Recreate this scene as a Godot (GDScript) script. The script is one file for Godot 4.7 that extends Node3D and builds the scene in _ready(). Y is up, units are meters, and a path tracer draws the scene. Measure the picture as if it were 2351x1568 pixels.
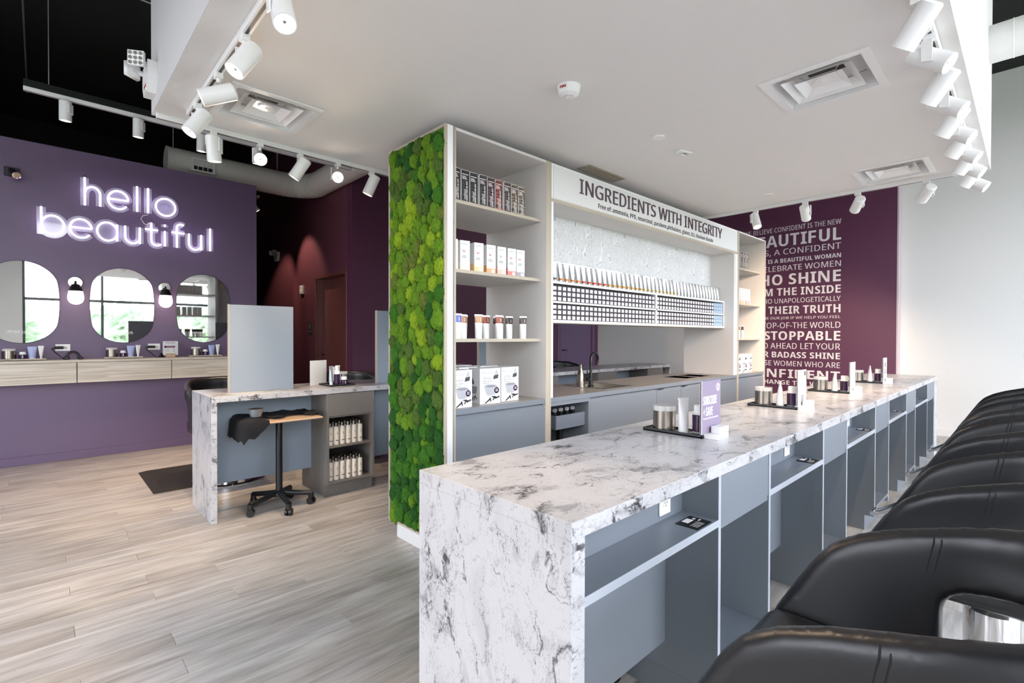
extends Node3D
# A hair colour salon: colour bar counters, a see-through display island with a moss end, a purple mirror wall.

var M := {}            # materials by name
var O := Vector3.ZERO  # world point the geometry being built is measured from
var taken := {}
var R := RandomNumberGenerator.new()
const ORD := ["first", "second", "third", "fourth", "fifth", "sixth", "seventh", "eighth", "ninth", "tenth", "eleventh", "twelfth", "thirteenth", "fourteenth", "fifteenth", "sixteenth", "seventeenth", "eighteenth", "nineteenth", "twentieth", "21st", "22nd", "23rd", "24th", "25th", "26th", "27th", "28th", "29th", "30th", "31st", "32nd", "33rd", "34th", "35th", "36th", "37th", "38th", "39th", "40th", "41st", "42nd", "43rd", "44th"]

func V(x, y, z) -> Vector3:
	return Vector3(x, y, z)

# ------------------------------------------------------------------ nodes
func numbered(called: String) -> String:
	if not taken.has(called):
		taken[called] = 0
		return called
	taken[called] += 1
	return "%s_%03d" % [called, taken[called]]

func tag(o, label, category, group = ""):
	o.set_meta("label", label)
	o.set_meta("category", category)
	if group:
		o.set_meta("group", group)
	return o

func thing(called, label, category, at = Vector3.ZERO, turn = 0.0, group = ""):
	var o := Node3D.new()
	o.name = numbered(called)
	add_child(o)
	o.position = at
	o.rotation.y = turn
	O = at if turn == 0.0 else Vector3.ZERO
	return tag(o, label, category, group)

func structure(called, at = Vector3.ZERO):
	var o := Node3D.new()
	o.name = numbered(called)
	add_child(o)
	o.position = at
	O = at
	o.set_meta("kind", "structure")
	return o

func put(st: SurfaceTool, called, m, parent) -> MeshInstance3D:
	return put_mesh(st.commit(), called, m, parent)

func put_mesh(mesh: Mesh, called, m, parent) -> MeshInstance3D:
	var o := MeshInstance3D.new()
	o.mesh = mesh
	if m != null:
		o.material_override = m
	o.name = called if parent != self else numbered(called)
	parent.add_child(o, true)
	return o

func copy_of(src, at, turn, label, group = ""):
	var c = src.duplicate()
	c.name = numbered(String(src.name).rstrip("0123456789").trim_suffix("_") if String(src.name).substr(String(src.name).length() - 4, 1) == "_" else String(src.name))
	add_child(c)
	c.position = at
	c.rotation.y = turn
	c.set_meta("label", label)
	if group:
		c.set_meta("group", group)
	return c

# ------------------------------------------------------------------ geometry
func S() -> SurfaceTool:
	var st := SurfaceTool.new()
	st.begin(Mesh.PRIMITIVE_TRIANGLES)
	return st

func planar(p: Vector3, n: Vector3) -> Vector2:
	var a := n.abs()
	if a.x >= a.y and a.x >= a.z:
		return Vector2(p.y, p.z)
	if a.y >= a.z:
		return Vector2(p.x, p.z)
	return Vector2(p.x, p.y)

func face(st: SurfaceTool, pts: Array, n: Vector3):
	# a flat convex polygon, wound so that n is outside
	var c: Vector3 = (pts[1] - pts[0]).cross(pts[2] - pts[0])
	if c.dot(n) > 0:
		pts.reverse()
	for i in range(1, pts.size() - 1):
		for k in [0, i, i + 1]:
			st.set_normal(n)
			st.set_uv(planar(pts[k], n))
			st.add_vertex(pts[k] - O)

func box(st: SurfaceTool, x0, y0, z0, x1, y1, z1, b = 0.0):
	var lo := V(minf(x0, x1), minf(y0, y1), minf(z0, z1))
	var hi := V(maxf(x0, x1), maxf(y0, y1), maxf(z0, z1))
	b = minf(b, 0.45 * minf(hi.x - lo.x, minf(hi.y - lo.y, hi.z - lo.z)))
	var e := [lo, hi]
	for ax in 3:
		var u := (ax + 1) % 3
		var w := (ax + 2) % 3
		for s in 2:
			var n := Vector3.ZERO
			n[ax] = 1.0 if s else -1.0
			var q := []
			for k in [[0, 0], [1, 0], [1, 1], [0, 1]]:
				var p := Vector3.ZERO
				p[ax] = e[s][ax]
				p[u] = e[k[0]][u] + (b if k[0] == 0 else -b)
				p[w] = e[k[1]][w] + (b if k[1] == 0 else -b)
				q.append(p)
			face(st, q, n)
	if b <= 0.0:
		return
	for ax in 3:          # edges running along ax
		var u := (ax + 1) % 3
		var w := (ax + 2) % 3
		for i in 2:
			for j in 2:
				var su := 1.0 if i else -1.0
				var sw := 1.0 if j else -1.0
				var n := Vector3.ZERO
				n[u] = su
				n[w] = sw
				n = n.normalized()
				var q := []
				for t in [[0, 0], [1, 0], [1, 1], [0, 1]]:
					var p := Vector3.ZERO
					p[ax] = lo[ax] + b if t[0] == 0 else hi[ax] - b
					p[u] = e[i][u] - (su * b if t[1] == 0 else 0.0)
					p[w] = e[j][w] - (sw * b if t[1] == 1 else 0.0)
					q.append(p)
				face(st, q, n)
	for i in 2:
		for j in 2:
			for k in 2:
				var c := V(e[i].x, e[j].y, e[k].z)
				var s := V(1.0 if i else -1.0, 1.0 if j else -1.0, 1.0 if k else -1.0)
				face(st, [c - V(0, s.y * b, s.z * b), c - V(s.x * b, 0, s.z * b), c - V(s.x * b, s.y * b, 0)], s.normalized())

func boxm(x0, y0, z0, x1, y1, z1, b, called, m, parent) -> MeshInstance3D:
	var st := S()
	box(st, x0, y0, z0, x1, y1, z1, b)
	return put(st, called, m, parent)

const LIFT := 1.05   # the dropped ceiling hangs 2.56 m up
func lift(n, stretch := true):
	n.position = V(n.position.x * LIFT, n.position.y + 0.06, n.position.z * LIFT)
	if stretch:
		n.scale = V(LIFT, 1, LIFT)

func frame_of(dir: Vector3) -> Basis:
	var y := dir.normalized()
	var x := (Vector3.RIGHT if absf(y.x) < 0.8 else Vector3.BACK).cross(y).normalized()
	return Basis(x, y, x.cross(y))

func loft(st: SurfaceTool, rows: Array, seg := 20, xf := Transform3D.IDENTITY, smooth := true):
	# rows: [height, radius_x, radius_z]; a body of elliptic sections, open at both ends
	var n := rows.size()
	for i in n - 1:
		for k in seg:
			var q := []
			for t in [[i, k], [i, k + 1], [i + 1, k + 1], [i + 1, k]]:
				var a: float = TAU * t[1] / seg
				var r: Array = rows[t[0]]
				var lo: Array = rows[maxi(t[0] - 1, 0) if smooth else i]
				var hi: Array = rows[mini(t[0] + 1, n - 1) if smooth else i + 1]
				var slope: float = (hi[1] + hi[2] - lo[1] - lo[2]) * 0.5
				var up: float = hi[0] - lo[0]
				var nn := V(cos(a) * up * maxf(r[2], 1e-4) / maxf(r[1], 1e-4), -slope, sin(a) * up)
				if r[1] >= r[2]:
					nn = V(cos(a) * up * maxf(r[2], 1e-4) / maxf(r[1], 1e-4), -slope, sin(a) * up)
				else:
					nn = V(cos(a) * up, -slope, sin(a) * up * maxf(r[1], 1e-4) / maxf(r[2], 1e-4))
				if nn.length() < 1e-9:
					nn = V(cos(a), 0, sin(a))
				q.append([xf * V(cos(a) * r[1], r[0], sin(a) * r[2]), (xf.basis * nn).normalized(), Vector2(float(t[1]) / seg, r[0])])
			var order := [0, 1, 2, 0, 2, 3]
			var c: Vector3 = (q[1][0] - q[0][0]).cross(q[2][0] - q[0][0])
			if c.length() < 1e-12:
				c = (q[2][0] - q[0][0]).cross(q[3][0] - q[0][0])
			if c.dot(q[0][1] + q[2][1]) > 0:
				order = [0, 2, 1, 0, 3, 2]
			for j in order:
				st.set_normal(q[j][1])
				st.set_uv(q[j][2])
				st.add_vertex(q[j][0] - O)

func disc(st: SurfaceTool, h, rx, rz, seg := 20, xf := Transform3D.IDENTITY, up := 1.0):
	var q := []
	for k in seg:
		q.append(xf * V(cos(TAU * k / seg) * rx, h, sin(TAU * k / seg) * rz))
	face(st, q, (xf.basis * V(0, up, 0)).normalized())

func lathe(st: SurfaceTool, prof: Array, seg := 24, xf := Transform3D.IDENTITY, smooth := false):
	# prof: [radius, height] from bottom to top; closed by discs where the end radius is not zero
	var rows := []
	for p in prof:
		rows.append([p[1], p[0], p[0]])
	loft(st, rows, seg, xf, smooth)
	if prof[0][0] > 1e-4:
		disc(st, prof[0][1], prof[0][0], prof[0][0], seg, xf, -1.0)
	if prof[-1][0] > 1e-4:
		disc(st, prof[-1][1], prof[-1][0], prof[-1][0], seg, xf, 1.0)

func rod(st: SurfaceTool, a: Vector3, b: Vector3, r, seg := 10):
	lathe(st, [[r, 0.0], [r, (b - a).length()]], seg, Transform3D(frame_of(b - a), a))

func tube(st: SurfaceTool, pts: Array, r, seg := 8, closed := false):
	# a round tube along a line of points, with rounded joints
	var n := pts.size()
	var rings := []
	var prev := Vector3.ZERO
	for i in n:
		var t: Vector3
		if closed:
			t = (pts[(i + 1) % n] - pts[(i + n - 1) % n]).normalized()
		else:
			t = (pts[mini(i + 1, n - 1)] - pts[maxi(i - 1, 0)]).normalized()
		if prev == Vector3.ZERO:
			prev = frame_of(t).x
		prev = (prev - t * prev.dot(t)).normalized()
		var s := t.cross(prev)
		var ring := []
		for k in seg:
			var a := TAU * k / seg
			ring.append(prev * cos(a) + s * sin(a))
		rings.append(ring)
	for i in (n if closed else n - 1):
		var j := (i + 1) % n
		for k in seg:
			var l := (k + 1) % seg
			var q := [[pts[i], rings[i][k]], [pts[i], rings[i][l]], [pts[j], rings[j][l]], [pts[j], rings[j][k]]]
			var P := []
			for e in q:
				P.append(e[0] + e[1] * r)
			var order := [0, 1, 2, 0, 2, 3]
			if (P[1] - P[0]).cross(P[2] - P[0]).dot(q[0][1] + q[2][1]) > 0:
				order = [0, 2, 1, 0, 3, 2]
			for e in order:
				st.set_normal(q[e][1])
				st.set_uv(Vector2(float(e) / seg, float(i) / n))
				st.add_vertex(P[e] - O)
	if not closed:
		for i in [0, n - 1]:
			var q := []
			for k in seg:
				q.append(pts[i] + rings[i][k] * r)
			face(st, q, (pts[0] - pts[1] if i == 0 else pts[n - 1] - pts[n - 2]).normalized())

func slab(st: SurfaceTool, poly: PackedVector2Array, d, xf: Transform3D):
	# a flat outline (x right, y up) with thickness d towards its own z
	var tri := Geometry2D.triangulate_polygon(poly)
	for i in range(0, tri.size(), 3):
		for s in [1.0, -1.0]:
			var q := []
			for k in 3:
				var p := poly[tri[i + k]]
				q.append(xf * V(p.x, p.y, d if s > 0 else 0.0))
			face(st, q, (xf.basis * V(0, 0, s)).normalized())
	var cw := Geometry2D.is_polygon_clockwise(poly)
	for i in poly.size():
		var a := poly[i]
		var b := poly[(i + 1) % poly.size()]
		var n := Vector2((b - a).y, -(b - a).x).normalized() * (-1.0 if cw else 1.0)
		face(st, [xf * V(a.x, a.y, 0), xf * V(b.x, b.y, 0), xf * V(b.x, b.y, d), xf * V(a.x, a.y, d)], (xf.basis * V(n.x, n.y, 0)).normalized())

func plate(st: SurfaceTool, x0, x1, z0, z1, y0, y1, holes: Array):
	# a level board with rectangular holes [x0, x1, z0, z1]
	var xs := [x0, x1]
	var zs := [z0, z1]
	for h in holes:
		xs.append_array([h[0], h[1]])
		zs.append_array([h[2], h[3]])
	xs.sort()
	zs.sort()
	for i in xs.size() - 1:
		for j in zs.size() - 1:
			var mx: float = (xs[i] + xs[i + 1]) / 2.0
			var mz: float = (zs[j] + zs[j + 1]) / 2.0
			var open := false
			for h in holes:
				open = open or (mx > h[0] and mx < h[1] and mz > h[2] and mz < h[3])
			if not open and xs[i + 1] - xs[i] > 1e-4 and zs[j + 1] - zs[j] > 1e-4:
				box(st, xs[i], y0, zs[j], xs[i + 1], y1, zs[j + 1])

func nets(lo: Vector3, hi: Vector3, h: float, f: Callable) -> ArrayMesh:
	# surface nets of the field f < 0
	var n := Vector3i(((hi - lo) / h).ceil()) + Vector3i.ONE
	var val := PackedFloat32Array()
	val.resize(n.x * n.y * n.z)
	var i := 0
	for z in n.z:
		for y in n.y:
			for x in n.x:
				val[i] = f.call(lo.x + x * h, lo.y + y * h, lo.z + z * h)
				i += 1
	var sx := 1
	var sy := n.x
	var sz := n.x * n.y
	var id := {}
	var verts := PackedVector3Array()
	var corner := [0, sx, sy, sx + sy, sz, sx + sz, sy + sz, sx + sy + sz]
	for z in n.z - 1:
		for y in n.y - 1:
			for x in n.x - 1:
				var b := x + y * sy + z * sz
				var neg := 0
				for c in corner:
					if val[b + c] < 0.0:
						neg += 1
				if neg == 0 or neg == 8:
					continue
				var sum := Vector3.ZERO
				var cnt := 0
				for e in [[0, 1], [2, 3], [4, 5], [6, 7], [0, 2], [1, 3], [4, 6], [5, 7], [0, 4], [1, 5], [2, 6], [3, 7]]:
					var va := val[b + corner[e[0]]]
					var vb := val[b + corner[e[1]]]
					if (va < 0.0) != (vb < 0.0):
						var t := va / (va - vb)
						var pa := V(e[0] & 1, (e[0] >> 1) & 1, e[0] >> 2)
						var pb := V(e[1] & 1, (e[1] >> 1) & 1, e[1] >> 2)
						sum += pa.lerp(pb, t)
						cnt += 1
				id[b] = verts.size()
				verts.append(lo + (V(x, y, z) + sum / cnt) * h)
	var idx := PackedInt32Array()
	for z in range(1, n.z - 1):
		for y in range(1, n.y - 1):
			for x in range(1, n.x - 1):
				var b := x + y * sy + z * sz
				var ina := val[b] < 0.0
				for ax in 3:
					var s: int = [sx, sy, sz][ax]
					if ina == (val[b + s] < 0.0):
						continue
					var u: int = [sy, sz, sx][ax]
					var w: int = [sz, sx, sy][ax]
					var q := [id[b - u - w], id[b - w], id[b], id[b - u]]
					if ina:
						q.reverse()
					idx.append_array(PackedInt32Array([q[0], q[1], q[2], q[0], q[2], q[3]]))
	var st := S()
	st.set_smooth_group(0)
	for v in verts:
		st.set_uv(Vector2(v.x + v.z, v.y))
		st.add_vertex(v)
	for k in idx:
		st.add_index(k)
	st.generate_normals()
	return st.commit()

func lettering(parent, called, s, m, at: Vector3, w, h, turn = Basis.IDENTITY, bold := false, depth := 0.001, serif := false):
	# words fitted into a field w wide and h high, centred on at (in the parent's space)
	var t := TextMesh.new()
	var f := SystemFont.new()
	f.font_names = PackedStringArray(["Droid Serif" if serif else "Droid Sans"])
	f.font_weight = 700 if bold else 400
	t.font = f
	t.text = s
	t.font_size = 48
	t.pixel_size = 0.01
	t.curve_step = 2.0
	t.depth = 0.05
	var b := t.get_aabb()
	var o := MeshInstance3D.new()
	o.mesh = t
	o.material_override = m
	o.name = called
	var k := V(w / b.size.x, h / b.size.y, depth / 0.05)
	var c := b.get_center()
	o.transform = Transform3D(turn * Basis.from_scale(k), at - turn * V(c.x * k.x, c.y * k.y, 0.0))
	parent.add_child(o, true)
	return o

func words_width(s, bold) -> float:
	var t := TextMesh.new()
	var f := SystemFont.new()
	f.font_names = PackedStringArray(["Droid Sans"])
	f.font_weight = 700 if bold else 400
	t.font = f
	t.text = s
	t.font_size = 48
	t.pixel_size = 0.01
	return t.get_aabb().size.x

# ------------------------------------------------------------------ materials
func mat(called, hex, rough = 0.5, metal = 0.0) -> StandardMaterial3D:
	var m := StandardMaterial3D.new()
	m.albedo_color = Color(hex)
	m.roughness = rough
	m.metallic = metal
	M[called] = m
	return m

func glow(called, hex, energy) -> StandardMaterial3D:
	var m := mat(called, hex, 0.4)
	m.emission_enabled = true
	m.emission = Color(hex)
	m.emission_energy_multiplier = energy
	return m

func noise(seed_, freq, kind = FastNoiseLite.FRACTAL_FBM, octaves = 4, warp = 0.0) -> FastNoiseLite:
	var n := FastNoiseLite.new()
	n.seed = seed_
	n.noise_type = FastNoiseLite.TYPE_SIMPLEX_SMOOTH
	n.frequency = freq
	n.fractal_type = kind
	n.fractal_octaves = octaves
	if warp > 0.0:
		n.domain_warp_enabled = true
		n.domain_warp_amplitude = warp
		n.domain_warp_frequency = freq * 1.3
	return n

func grey(n: FastNoiseLite, w, h, to_w, to_h) -> PackedByteArray:
	var im := n.get_seamless_image(w, h)
	if im.get_format() != Image.FORMAT_L8:
		im.convert(Image.FORMAT_L8)
	im.resize(to_w, to_h, Image.INTERPOLATE_CUBIC)
	return im.get_data()

func picture(w, h, rgb: PackedByteArray) -> ImageTexture:
	return ImageTexture.create_from_image(Image.create_from_data(w, h, false, Image.FORMAT_RGB8, rgb))

func bumps(n: FastNoiseLite, size, strength) -> ImageTexture:
	var im := n.get_seamless_image(size, size)
	im.convert(Image.FORMAT_RGBA8)
	im.bump_map_to_normal_map(strength)
	return ImageTexture.create_from_image(im)

func marble():
	var w := 1024
	var a := grey(noise(11, 0.0065, FastNoiseLite.FRACTAL_FBM, 5, 45.0), 560, 1024, w, w)
	var b := grey(noise(23, 0.013, FastNoiseLite.FRACTAL_FBM, 5, 30.0), 560, 1024, w, w)
	var c := grey(noise(5, 0.005, FastNoiseLite.FRACTAL_FBM, 3, 40.0), 560, 1024, w, w)
	var d := grey(noise(77, 0.011, FastNoiseLite.FRACTAL_FBM, 4, 20.0), 560, 1024, w, w)
	var out := PackedByteArray()
	out.resize(w * w * 3)
	for i in w * w:
		var m := clampf((c[i] - 90) / 80.0, 0.0, 1.0)
		var m2 := clampf((d[i] - 110) / 55.0, 0.0, 1.0)
		var l1 := clampf(1.0 - absf(a[i] - 126) / (2.0 + 7.0 * m2 * m2), 0.0, 1.0)
		var l2 := clampf(1.0 - absf(b[i] - 132) / (2.0 + 5.0 * m * m2), 0.0, 1.0)
		var l3 := clampf(1.0 - absf(b[i] - 108) / 2.5, 0.0, 1.0) * m2
		var patch := clampf((d[i] - 158) / 40.0, 0.0, 1.0) * m * 0.3
		var l4 := clampf(1.0 - absf(a[i] - 150) / (2.0 + 4.0 * m2), 0.0, 1.0)
		var l5 := clampf(1.0 - absf(d[i] - 121) / 3.0, 0.0, 1.0)
		var vein := l1 * (0.4 + 0.55 * m2) + l2 * (0.25 + 0.6 * m) + l3 * 0.55 + l4 * (0.2 + 0.5 * m) + l5 * 0.3 * m + patch * 1.3
		var cloud := clampf((c[i] - 140) / 110.0, 0.0, 1.0) * 0.1
		var k := clampf(1.0 - vein * 0.8 - cloud, 0.0, 1.0)
		out[i * 3] = int(50 + 147 * k)
		out[i * 3 + 1] = int(49 + 146 * k)
		out[i * 3 + 2] = int(51 + 144 * k)
	var m := mat("marble", "ffffff", 0.28)
	m.albedo_texture = picture(w, w, out)
	m.uv1_scale = V(0.8, 0.8, 1)

func plank_wood():
	# eight board faces, one above the other
	var w := 1024
	var a := grey(noise(3, 0.03, FastNoiseLite.FRACTAL_FBM, 5, 12.0), 96, 1024, w, w)
	var b := grey(noise(8, 0.012, FastNoiseLite.FRACTAL_FBM, 3, 30.0), 160, 1024, w, w)
	var c := grey(noise(9, 0.09), 64, 1024, w, w)
	var tone := [0.0, -0.1, 0.05, -0.05, 0.1, -0.16, 0.02, 0.07]
	var warm := [0.0, 0.3, 0.1, 0.6, 0.2, 0.5, 0.0, 0.4]
	var out := PackedByteArray()
	out.resize(w * w * 3)
	for y in w:
		var row := y / 128
		for x in w:
			var i := y * w + x
			var g := (a[i] - 128) / 128.0 * 0.45 + (b[i] - 128) / 128.0 * 0.5 + (c[i] - 128) / 128.0 * 0.12
			var k: float = 0.68 + g * 0.40 + tone[row] * 0.6
			var pore := clampf((a[i] - 178) / 40.0, 0.0, 1.0) * clampf((c[i] - 110) / 60.0, 0.0, 1.0)
			k = clampf(k - pore * 0.25, 0.05, 1.0)
			out[i * 3] = int(118 + 106 * k)
			out[i * 3 + 1] = int(112 + 107 * k - 3 * warm[row])
			out[i * 3 + 2] = int(105 + 108 * k - 8 * warm[row])
	var m := mat("plank", "ffffff", 0.33)
	m.albedo_texture = picture(w, w, out)

func ledge_wood():
	var w := 512
	var a := grey(noise(31, 0.05, FastNoiseLite.FRACTAL_FBM, 4, 4.0), 24, 512, w, w)
	var c := grey(noise(39, 0.02), 40, 512, w, w)
	var out := PackedByteArray()
	out.resize(w * w * 3)
	for i in w * w:
		var k := clampf(0.62 + (a[i] - 128) / 128.0 * 0.5 + (c[i] - 128) / 128.0 * 0.4, 0.0, 1.0)
		out[i * 3] = int(178 + 44 * k)
		out[i * 3 + 1] = int(166 + 45 * k)
		out[i * 3 + 2] = int(146 + 50 * k)
	var m := mat("ledge_wood", "ffffff", 0.45)
	m.albedo_texture = picture(w, w, out)
	m.uv1_scale = V(1.1, 2.2, 1)

func carved():
	# a white panel with combed wavy lines cut into it
	var w := 1024
	var a := grey(noise(52, 0.0035, FastNoiseLite.FRACTAL_FBM, 3, 90.0), 1024, 512, w, w)
	var im := Image.create(w, w, false, Image.FORMAT_RGBA8)
	var data := PackedByteArray()
	data.resize(w * w * 4)
	var col := PackedByteArray()
	col.resize(w * w * 3)
	for i in w * w:
		var t := absf(fmod(a[i] / 255.0 * 26.0 + float(i % w) / w * 4.0, 1.0) - 0.5) * 2.0
		var g := clampf((t - 0.72) / 0.28, 0.0, 1.0)
		var v := int(220 - 110 * g)
		data[i * 4] = v
		data[i * 4 + 1] = v
		data[i * 4 + 2] = v
		data[i * 4 + 3] = 255
		for k in 3:
			col[i * 3 + k] = int(236 - 70 * g)
	im = Image.create_from_data(w, w, false, Image.FORMAT_RGBA8, data)
	im.bump_map_to_normal_map(8.0)
	var m := mat("carved", "ffffff", 0.5)
	m.albedo_texture = picture(w, w, col)
	m.normal_enabled = true
	m.normal_texture = ImageTexture.create_from_image(im)
	m.uv1_scale = V(1.05, 1.05, 1)

func hair_print():
	var w := 256
	var a := grey(noise(61, 0.05, FastNoiseLite.FRACTAL_FBM, 3, 14.0), 48, 256, w, w)
	var out := PackedByteArray()
	out.resize(w * w * 3)
	for i in w * w:
		var v := clampi(int(60 + (a[i] - 70) * 1.3), 30, 255)
		for k in 3:
			out[i * 3 + k] = v
	return picture(w, w, out)

func bumpy(m, tex, scale, strength = 1.0):
	m.normal_enabled = true
	m.normal_texture = tex
	m.normal_scale = strength
	m.uv1_triplanar = true
	m.uv1_scale = V(scale, scale, scale)
	return m

func materials():
	marble()
	plank_wood()
	ledge_wood()
	carved()
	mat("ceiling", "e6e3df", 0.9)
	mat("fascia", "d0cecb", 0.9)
	mat("purple", "6d5a77", 0.42)
	mat("purple_red", "60344e", 0.5)
	mat("purple_hall", "6a3d4a", 0.38)
	mat("wall_grey", "e2e1dd", 0.85)
	mat("black_paint", "0c0d0e", 0.9)
	mat("black_deck", "101413", 0.85)
	mat("cabinet", "7a8087", 0.42)
	mat("cabinet_edge", "b4b9c0", 0.4)
	mat("island", "d9d5d0", 0.55)
	mat("island_white", "eeeeec", 0.5)
	mat("edge_tan", "b5aa98", 0.55)
	mat("worktop", "9c948b", 0.35)
	mat("cabinet_taupe", "77726c", 0.45)
	mat("board", "87929d", 0.45)
	mat("white", "e3e2e0", 0.5)
	mat("white_gloss", "f2f1ef", 0.25)
	mat("white_metal", "e9e8e5", 0.42)
	mat("white_satin", "f0efed", 0.3)
	mat("black", "0d0d0f", 0.45)
	mat("black_plastic", "121316", 0.35)
	mat("black_cloth", "101014", 0.95)
	mat("dark_grey", "35373b", 0.4)
	mat("rubber", "2a2624", 0.75)
	mat("chrome", "e6e4e2", 0.08, 1.0)
	mat("steel", "958c83", 0.26, 1.0)
	mat("sink_steel", "c9c2b6", 0.28, 1.0)
	mat("aluminium", "b8bdc2", 0.45, 0.8)
	mat("foil", "d2d2d2", 0.28, 0.95)
	mat("tube_white", "efedea", 0.4)
	mat("tube_blue", "aab4dc", 0.4)
	mat("plum", "34163c", 0.18)
	mat("plum_card", "8f8096", 0.5)
	mat("letter_dark", "57434f", 0.5)
	mat("letter_black", "232022", 0.5)
	mat("letter_white", "f3ecec", 0.6)
	mat("letter_grey", "8e8a8d", 0.6)
	mat("cream", "e8dfcf", 0.35)
	mat("tray_black", "1b1c1e", 0.3)
	mat("tray_wood", "c9a98a", 0.5)
	mat("bronze_door", "6a3f3c", 0.3)
	mat("red_print", "b3262e", 0.5)
	mat("leather", "1d1d1f", 0.35)
	mat("thread", "08080a", 0.8)
	mat("duct", "dcd7ce", 0.55)
	mat("duct_white", "e6e5e2", 0.6)
	mat("foliage", "93a88a", 0.9)
	mat("grass", "a3b08e", 0.95)
	mat("asphalt", "85868a", 0.95)
	bumpy(M.leather, bumps(noise(71, 0.09, FastNoiseLite.FRACTAL_RIDGED, 2, 6.0), 512, 2.0), 9.0, 0.14)
	bumpy(M.black_cloth, bumps(noise(72, 0.2), 256, 4.0), 12.0)
	bumpy(M.foil, bumps(noise(75, 0.02, FastNoiseLite.FRACTAL_RIDGED, 2, 10.0), 256, 4.0), 6.0, 0.3)
	var mossy := bumps(noise(73, 0.16, FastNoiseLite.FRACTAL_FBM, 3), 256, 9.0)
	var k := 0
	for hex in ["3f7815", "6a9417", "95b41e", "285e18", "557226", "6e7f2b"]:
		bumpy(mat("moss_%d" % k, hex, 0.95), mossy, 16.0, 1.8)
		k += 1
	mat("moss_back", "3f7815", 1.0)
	var glass := mat("glass", "ffffff", 0.02)
	glass.transparency = BaseMaterial3D.TRANSPARENCY_ALPHA
	glass.albedo_color = Color(0.97, 1.0, 0.99, 0.06)
	var acrylic := mat("acrylic", "ffffff", 0.05)
	acrylic.transparency = BaseMaterial3D.TRANSPARENCY_ALPHA
	acrylic.albedo_color = Color(0.93, 0.92, 1.0, 0.16)
	var clear := mat("clear_plastic", "ffffff", 0.08)
	clear.transparency = BaseMaterial3D.TRANSPARENCY_ALPHA
	clear.albedo_color = Color(0.98, 0.97, 0.95, 0.35)
	mat("mirror", "f2f4f4", 0.015, 1.0)
	glow("lens", "fff3e2", 2.5)
	glow("lens_bright", "fff0dc", 22.0)
	glow("neon", "f3ecff", 2.2)
	glow("globe", "fff6ea", 2.0)
	glow("led_green", "7dff8a", 1.2)

# ------------------------------------------------------------------ scene
func _ready():
	R.seed = 7
	var cam := Camera3D.new()
	cam.name = "camera"
	cam.position = V(0, 1.3, 0)
	cam.rotation = V(-0.0095, -0.7618, 0.0025)
	cam.fov = 69.17
	cam.near = 0.05
	cam.far = 200.0
	add_child(cam)
	cam.current = true
	var sky_m := ProceduralSkyMaterial.new()
	sky_m.sky_top_color = Color(0.84, 0.88, 0.95)
	sky_m.sky_horizon_color = Color(0.98, 0.98, 1.0)
	sky_m.sky_curve = 0.2
	sky_m.ground_bottom_color = Color(0.45, 0.45, 0.42)
	sky_m.ground_horizon_color = Color(0.6, 0.62, 0.6)
	sky_m.sky_energy_multiplier = 1.0
	var sky := Sky.new()
	sky.sky_material = sky_m
	var env := Environment.new()
	env.background_mode = Environment.BG_SKY
	env.background_energy_multiplier = 8.0
	env.sky = sky
	env.tonemap_mode = Environment.TONE_MAPPER_LINEAR
	env.tonemap_exposure = 1.43
	env.sdfgi_enabled = true
	env.ssao_enabled = true
	env.ssil_enabled = true
	var we := WorldEnvironment.new()
	we.name = "world"
	we.environment = env
	add_child(we)

	materials()
	room()
	outdoors()
	soffit()
	planks()
	front_counter()
	island()
	second_counter()
	mirror_wall()
	hall()
	rails()
	chairs()
	front_trays()
	shelf_goods()
	dye_rack()
	fixtures()

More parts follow.
